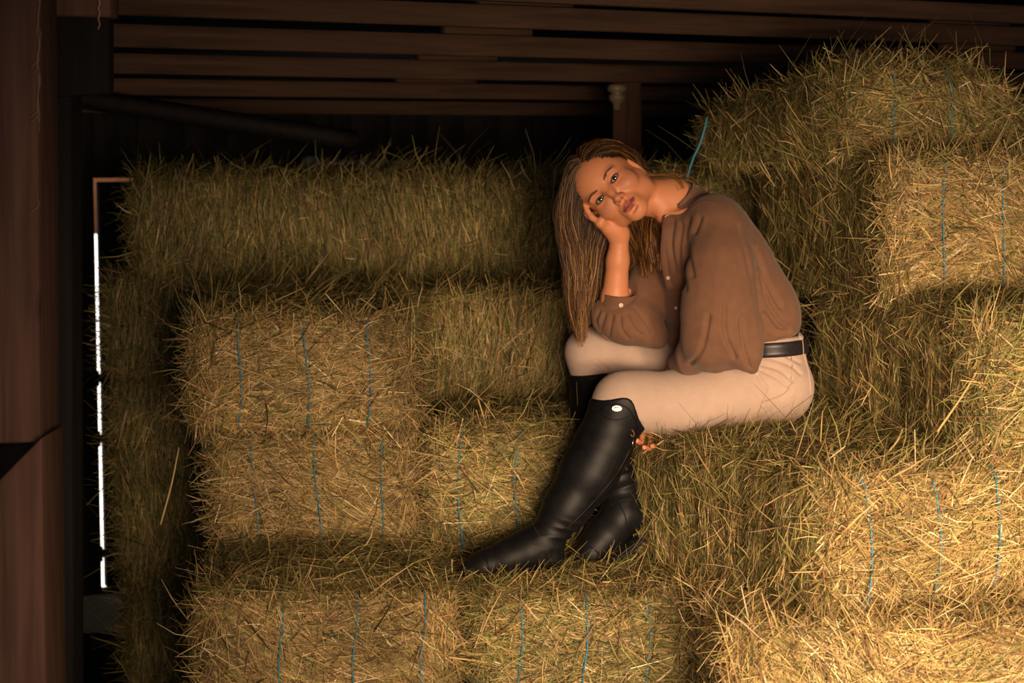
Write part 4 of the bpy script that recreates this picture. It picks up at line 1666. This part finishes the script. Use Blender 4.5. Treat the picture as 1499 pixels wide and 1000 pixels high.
# near boot
kp = ([P(914, 583, 5.320), P(903, 607, 5.316), P(884, 650, 5.308), P(862, 692, 5.300), P(830, 742, 5.282), P(800, 786, 5.265)], [.066, .0665, .071, .0735, .058, .049])
fp = ([P(802, 815, 5.268), P(772, 806, 5.258), P(742, 818, 5.250), P(708, 829, 5.242), P(684, 836, 5.236)], [.044, .050, .044, .036, .0265])
shin = P(800, 786, 5.265) - P(903, 607, 5.316)
_su = -shin / np.linalg.norm(shin)
_tp = P(905, 604, 5.31)
_lat = np.cross(_su, (0, 1, 0)); _lat /= np.linalg.norm(_lat)


def top_cut(p):
    """top edge that rises to a rounded cap over the outside of the knee"""
    q = p - _tp
    e = q @ _lat
    rise = .046 * np.exp(-(e / .046) ** 2) * np.clip((5.345 - p[:, 1]) / .05, 0, 1)
    return (q @ _su) - rise + .004


B1, v1, q1 = boot(kp, fp, None, None, top_cut, None, None, None, ((-.25, 5.08, .66), (.40, 5.44, 1.24)), (P(903, 607, 5.316), P(800, 786, 5.265)), .86)
BOOT1 = part('riding_boot', v1, q1, M['leather'], label='near black leather riding boot with a silver oval badge')
B2, v2, q2 = boot(([P(866, 552, 5.585), P(876, 600, 5.555), P(894, 660, 5.49), P(911, 714, 5.435)], [.0655, .072, .064, .054]),
                  ([P(943, 752, 5.43), P(912, 752, 5.415), P(886, 784, 5.385), P(864, 810, 5.367), P(847, 824, 5.36)], [.043, .052, .047, .039, .028]),
                  P(862, 546, 5.58), V(-.12, .0, 1.0), None, None, None, None, ((.04, 5.26, .66), (.46, 5.72, 1.24)), (P(866, 552, 5.585), P(910, 722, 5.43)), .90)
BOOT2 = part('riding_boot', v2, q2, M['leather'], label='far black leather riding boot with its heel raised')


def sole(name, pts, rs, squash_dir, parent, box, heel=None):
    S_ = Solid()
    S_.chain(pts, rs, .02, flat=(squash_dir, 5.0))
    if heel is not None:
        c, size, rot = heel

        def f(p):
            q = np.abs((p - c) @ rot) - np.asarray(size) / 2 + .005
            return np.linalg.norm(np.maximum(q, 0), axis=1) + np.minimum(q.max(1), 0) - .005
        S_.fn(f, .004, '+')
    v, q = surface_nets(S_, box[0], box[1], .0026)
    v = relax(v, q, 2, .3)
    return part(name, v, q, M['rubber'], parent=parent)


hr1 = rotz(math.radians(8))
sole('sole', [P(806, 840, 5.268), P(770, 840, 5.258), P(732, 846, 5.248), P(702, 848, 5.241), P(685, 847, 5.236)], [.044, .040, .047, .043, .033], (0, 0, 1), BOOT1, ((-.25, 5.14, .63), (.22, 5.38, .80)),
     (P(806, 843, 5.268) + V(0, 0, -.002), (.070, .062, .030), hr1))
ft = P(848, 838, 5.36) - P(950, 775, 5.43)
fn_ = np.cross(ft, (0, 1, 0)); fn_ = fn_ / np.linalg.norm(fn_); fn_ = fn_ if fn_[2] > 0 else -fn_
fx = ft / np.linalg.norm(ft)
fR = np.stack([fx, np.cross(fn_, fx), fn_], 1)
sole('sole', [P(950, 775, 5.43), P(922, 795, 5.415), P(890, 819, 5.388), P(866, 834, 5.372), P(848, 838, 5.36)], [.042, .038, .047, .044, .033], fn_, BOOT2, ((.06, 5.27, .64), (.48, 5.56, .92)),
     (P(948, 780, 5.43), (.062, .056, .034), fR))

# welt, toe cap seams, heel seams, zip seam, top edge
def seam(solid, pts, r, parent, name='seam', mat='leather', n=40, lift=.0004):
    pth = cam_path(solid, pts, n, lift)
    if len(pth) > 3:
        mb = MB(); mb.tube(pth, r, 6); o = mb.build(name, M[mat], None, True); o.parent = parent


seam(B1, [(709, 812), (714, 826), (716, 840), (715, 850)], .0022, BOOT1)
seam(B1, [(812, 798), (800, 808), (790, 815), (786, 830), (780, 842)], .0022, BOOT1)
seam(B1, [(924, 655), (905, 690), (880, 722), (852, 752), (826, 776)], .0026, BOOT1, 'zip')
seam(B1, [(912, 630), (905, 660), (888, 700), (862, 732)], .0010, BOOT1)
seam(B1, [(877, 604), (888, 612), (903, 615), (918, 611), (931, 604)], .0013, BOOT1)
seam(B2, [(862, 800), (872, 806), (880, 815)], .0020, BOOT2)
seam(B2, [(905, 735), (915, 755), (918, 775)], .0020, BOOT2)
rt = ring_fit(B2, P(864, 550, 5.583), V(-.12, 0, 1), 48, .0003)
mb = MB(); mb.tube(np.concatenate([rt, rt[:2]]), .0030, 6, False); o = mb.build('top_binding', M['leather'], None, True); o.parent = BOOT2
seam(B1, [(880, 601), (888, 595), (899, 592), (910, 593), (921, 600), (929, 612), (934, 628)], .0022, BOOT1, 'top_binding')
# badge
c = cam_hit(B1, 903, 598, .002)
n_ = V(-.05, -1, .18); n_ /= np.linalg.norm(n_)
u_ = np.cross((0, 0, 1), n_); u_ /= np.linalg.norm(u_); w_ = np.cross(n_, u_)
mb = MB()
prof = [(0, .0030), (.5, .0028), (.80, .0020), (.90, .0026), (1.0, .0016), (1.0, -.004)]
a = np.arange(28) * 2 * PI / 28
vv = np.concatenate([c + (r * (.0140 * np.cos(a)[:, None] * u_ + .0084 * np.sin(a)[:, None] * w_)) + h_ * n_ for r, h_ in prof])
qq_ = [[i * 28 + k, i * 28 + (k + 1) % 28, (i + 1) * 28 + (k + 1) % 28, (i + 1) * 28 + k] for i in range(len(prof) - 1) for k in range(28)]
mb.add(vv, qq_)
o = mb.build('badge', M['silver'], None, True); o.parent = BOOT1; o['label'] = 'shiny silver oval badge'
# zip pull and the brown strap loop at the top of the zip
c = cam_hit(B1, 925, 634, .001)
if c is not None:
    mb = MB(); t = np.linspace(0, 2 * PI, 16)
    mb.tube(np.array([c + .0085 * (.6 * math.cos(x) * V(.9, -.2, .4) + 1.1 * math.sin(x) * V(-.35, 0, .9)) for x in t]), .0024, 6, False)
    o = mb.build('strap_loop', plain_mat('brown_leather', (.10, .035, .018), .5), None, True); o.parent = BOOT1
c = cam_hit(B1, 925, 648, .003)
if c is not None:
    mb = MB(); mb.tube([c + V(.003, -.002, .008), c + V(.002, -.004, .0), c + V(.001, -.003, -.012)], [.0016, .0024, .0015], 8)
    o = mb.build('zip_pull', M['silver'], None, True); o.parent = BOOT1; o['label'] = 'small bright metal zip pull'
# ------------------------------------------------------------------ hair: locks that fall from the parting
hr = np.random.default_rng(17)
COLL = Solid()
COLL.ell((0, .018, .030), (.0765, .097, .086), 0, frame=HF)
COLL.ell((0, -.020, .012), (.070, .066, .078), .02, frame=HF)
COLL.cone((0, -.030, -.030), (0, -.056, -.078), .058, .028, .02, frame=HF)
COLL.chain([NECK0 + V(.012, .01, -.035), NECK0 + V(-.03, .005, .014), hw(.004, .022, -.050)], [.056, .050, .051], .02)
ARM = Solid()
ARM.chain([ELB_R, ELB_R + (WR_R - ELB_R) * .3, WR_R], [.058, .046, .032], .01)
ARM.cone(WR_R, hw(-.086, -.015, -.02), .030, .028, .01)
ARM.cone(hw(-.086, -.015, -.02), hw(-.080, -.010, .035), .026, .020, .01)
TORSO = SH


def grad(s, p, e=.002):
    g = np.stack([s(p + np.eye(3)[i] * e) - s(p - np.eye(3)[i] * e) for i in range(3)], 1)
    return g / (np.linalg.norm(g, axis=1)[:, None] + 1e-9)


PART_X = .014
roots, dirs, lens, kind = [], [], [], []
while len(roots) < 560:
    u = hr.normal(size=3); u /= np.linalg.norm(u)
    q = V(0, .018, .030) + u * V(.0740, .0945, .0835)
    x, y, z = q
    # hairline: forehead, temples, over the ears, nape
    if y < .0:
        line = .070 - 1.05 * max(0, abs(x) - .022) - .0 * y
        line = max(line, .012 - .2 * (abs(x) - .06))
        if y < -.012 and z < line: continue
        if y >= -.012 and z < (.024 if x > 0 else -.002): continue
    elif z < -.035 + .3 * max(0, .04 - y) or (x > 0 and y < .036 and z < .024): continue
    side = -1 if x < PART_X else 1
    top = np.clip((z - .02) / .09, 0, 1)
    if side < 0:
        d = V(-1.0, .10 + .25 * hr.random(), -.15)
        L = hr.choice([hr.uniform(.22, .33), hr.uniform(.30, .385)])
    else:
        d = V(.75, .85, -.10)
        L = hr.uniform(.30, .42)
    roots.append(hw(*q)); dirs.append(HM @ (d / np.linalg.norm(d))); lens.append(L); kind.append(side)
# fine locks along the front hairline on her right, which frame the face
roots = np.array(roots); D_ = np.array(dirs); Ls = np.array(lens); kind = np.array(kind)
NS = 40
pts = np.empty((len(roots), NS, 3))
p = roots.copy()
lift = hr.uniform(.003, .011, len(p))
wob = hr.uniform(0, 2 * PI, (len(p), 2))
pts[:, 0] = p
G = V(0, 0, -1.0)
for i in range(1, NS):
    step = Ls / (NS - 1)
    f = i / NS
    # left side hair is tucked behind the ear and carried over the shoulder
    bias = np.where((kind > 0)[:, None], HM @ V(.10, .55, -.15), V(-.02, -.01, 0)) * np.where(f < .35, 1, .15)
    wave = np.stack([np.sin(wob[:, 0] + f * 9), np.sin(wob[:, 1] + f * 8), 0 * f + np.zeros(len(p))], 1) * (.10 * min(1, f * 2))
    pull = np.where((kind < 0) & (p[:, 2] < 1.62), (.185 - p[:, 0]) * 1.1, 0)
    D_[:, 0] += np.clip(pull, -.12, .12)
    D_ = D_ + (.22 * G + .12 * bias + wave * .55)
    D_ /= np.linalg.norm(D_, axis=1)[:, None]
    p = p + D_ * step[:, None]
    ql = ((p - HO) @ HM) / HS                                   # tucked behind the ear
    tuck = (kind > 0) & (ql[:, 0] > .035) & (ql[:, 1] < .036) & (ql[:, 2] < .030) & (ql[:, 2] > -.045)
    p[tuck] += (HM @ V(0, .0042, .001)) * HS
    fwd = (kind > 0) & (ql[:, 2] < -.035) & (ql[:, 1] > .0)      # then it falls forward over the side of the neck
    D_[fwd] += HM @ V(.10, -.15, -.05)
    for S_, mrg in ((COLL, lift), (ARM, .004 + lift * .6), (TORSO, .004 + lift * .7), (BR, .004 + lift * .6)):
        d = S_(p)
        bad = d < mrg
        if bad.any():
            g = grad(S_, p[bad])
            m_ = (mrg[bad] if isinstance(mrg, np.ndarray) else mrg) - d[bad]
            p[bad] = p[bad] + g * m_[:, None]
            dn = (D_[bad] * g).sum(1)
            D_[bad] = D_[bad] - g * np.minimum(dn, 0)[:, None]
            D_[bad] /= np.linalg.norm(D_[bad], axis=1)[:, None] + 1e-9
    pts[:, i] = p
# many strands round every lock
CH = 32
TS = 22
sv, sc = [], []
tt = np.linspace(0, NS - 1, TS)
i0 = np.clip(tt.astype(int), 0, NS - 2); fr = (tt - i0)[None, :, None]
G_ = pts[:, i0] * (1 - fr) + pts[:, i0 + 1] * fr
tang = np.gradient(G_, axis=1); tang /= np.linalg.norm(tang, axis=2)[:, :, None] + 1e-9
n = len(G_)
rs = np.interp(np.linspace(0, 1, TS), [0, .12, .6, 1], [.0080, .0120, .0145, .0090])
ux = np.cross(tang, V(.3, 1, .2)); ux /= np.linalg.norm(ux, axis=2)[:, :, None] + 1e-9
uy = np.cross(tang, ux)
base_cols = np.array([(.028, .0115, .0045), (.062, .027, .009), (.135, .066, .021), (.30, .165, .055)])
for c in range(CH):
    a = hr.uniform(0, 2 * PI, n); r = np.sqrt(hr.random(n))
    w1 = hr.uniform(0, 2 * PI, n)
    fl = np.linspace(0, 1, TS)[None]
    rad = rs[None] * r[:, None] * (1 + .35 * np.sin(w1[:, None] + fl * 7))
    stray = (hr.random(n) < .06)[:, None] * fl * hr.uniform(.5, 2.2, n)[:, None] * .012
    rad = rad + stray
    off = rad[:, :, None] * (np.cos(a)[:, None, None] * ux + np.sin(a)[:, None, None] * uy)
    q = G_ + off
    ln = hr.uniform(.82, 1.0, n)
    # keep the strands off the skin
    fl_ = q.reshape(-1, 3)
    d = COLL(fl_)
    bad = d < .0012
    if bad.any():
        fl_[bad] += grad(COLL, fl_[bad]) * (.0014 - d[bad])[:, None]
    q = fl_.reshape(q.shape)
    w = (np.interp(np.linspace(0, 1, TS), [0, .1, .7, 1], [.0005, .00052, .00045, .0002]))[None, :, None]
    tg = np.gradient(q, axis=1)
    view = q - V(0, 0, CAM_Z) + hr.normal(0, 1.2, (n, 1, 3))
    s_ = np.cross(tg, view); s_ /= np.linalg.norm(s_, axis=2)[:, :, None] + 1e-9
    strip = np.stack([q - s_ * w, q + s_ * w], 2)
    sv.append(strip.reshape(-1, 3))
    tone = hr.choice(4, n, p=[.30, .33, .25, .12])
    cc = base_cols[tone][:, None] * np.interp(np.linspace(0, 1, TS), [0, .3, 1], [.50, .9, 1.9])[None, :, None] * np.exp(hr.normal(0, .15, (n, 1, 1)))
    sc.append(np.repeat(cc, 2, axis=1).reshape(-1, 3))
hv = np.concatenate(sv); hc = np.concatenate(sc)
ns_ = len(hv) // (TS * 2)
bq_ = np.array([[2 * i, 2 * i + 1, 2 * i + 3, 2 * i + 2] for i in range(TS - 1)])
hq = (np.arange(ns_)[:, None, None] * (TS * 2) + bq_[None]).reshape(-1, 4)
# scalp layer under the locks
CAP = Solid()
CAP.ell((0, .018, .030), (.0765, .0975, .0865), 0, frame=HF)


def face_cut(p):
    q = ((p - HO) @ HM) / HS
    x, y, z = q[:, 0], q[:, 1], q[:, 2]
    line = np.maximum(.066 - 1.05 * np.maximum(0, np.abs(x) - .022), .014)
    line = np.where(y > -.012, np.where(y > .03, -.035, .0), line)
    return (line - z)


CAP.fn(face_cut, .006)
cv, cq = surface_nets(CAP, HO - .15, HO + .15, .0030)
cv = relax(cv, cq, 3, .4)
hq = np.concatenate([hq, cq + len(hv)])
hc = np.concatenate([hc, np.tile(V(.020, .010, .006), (len(cv), 1))])
hv = np.concatenate([hv, cv])
m, nt, b = new_mat('hair')
a = nt.nodes.new('ShaderNodeAttribute'); a.attribute_name = 'tint'
nt.links.new(a.outputs['Color'], b.inputs['Base Color'])
b.inputs['Roughness'].default_value = .5
b.inputs['Specular IOR Level'].default_value = .22
M['hair'] = m
part('hair', hv, hq, M['hair'], True, np.clip(hc, 0, .9))
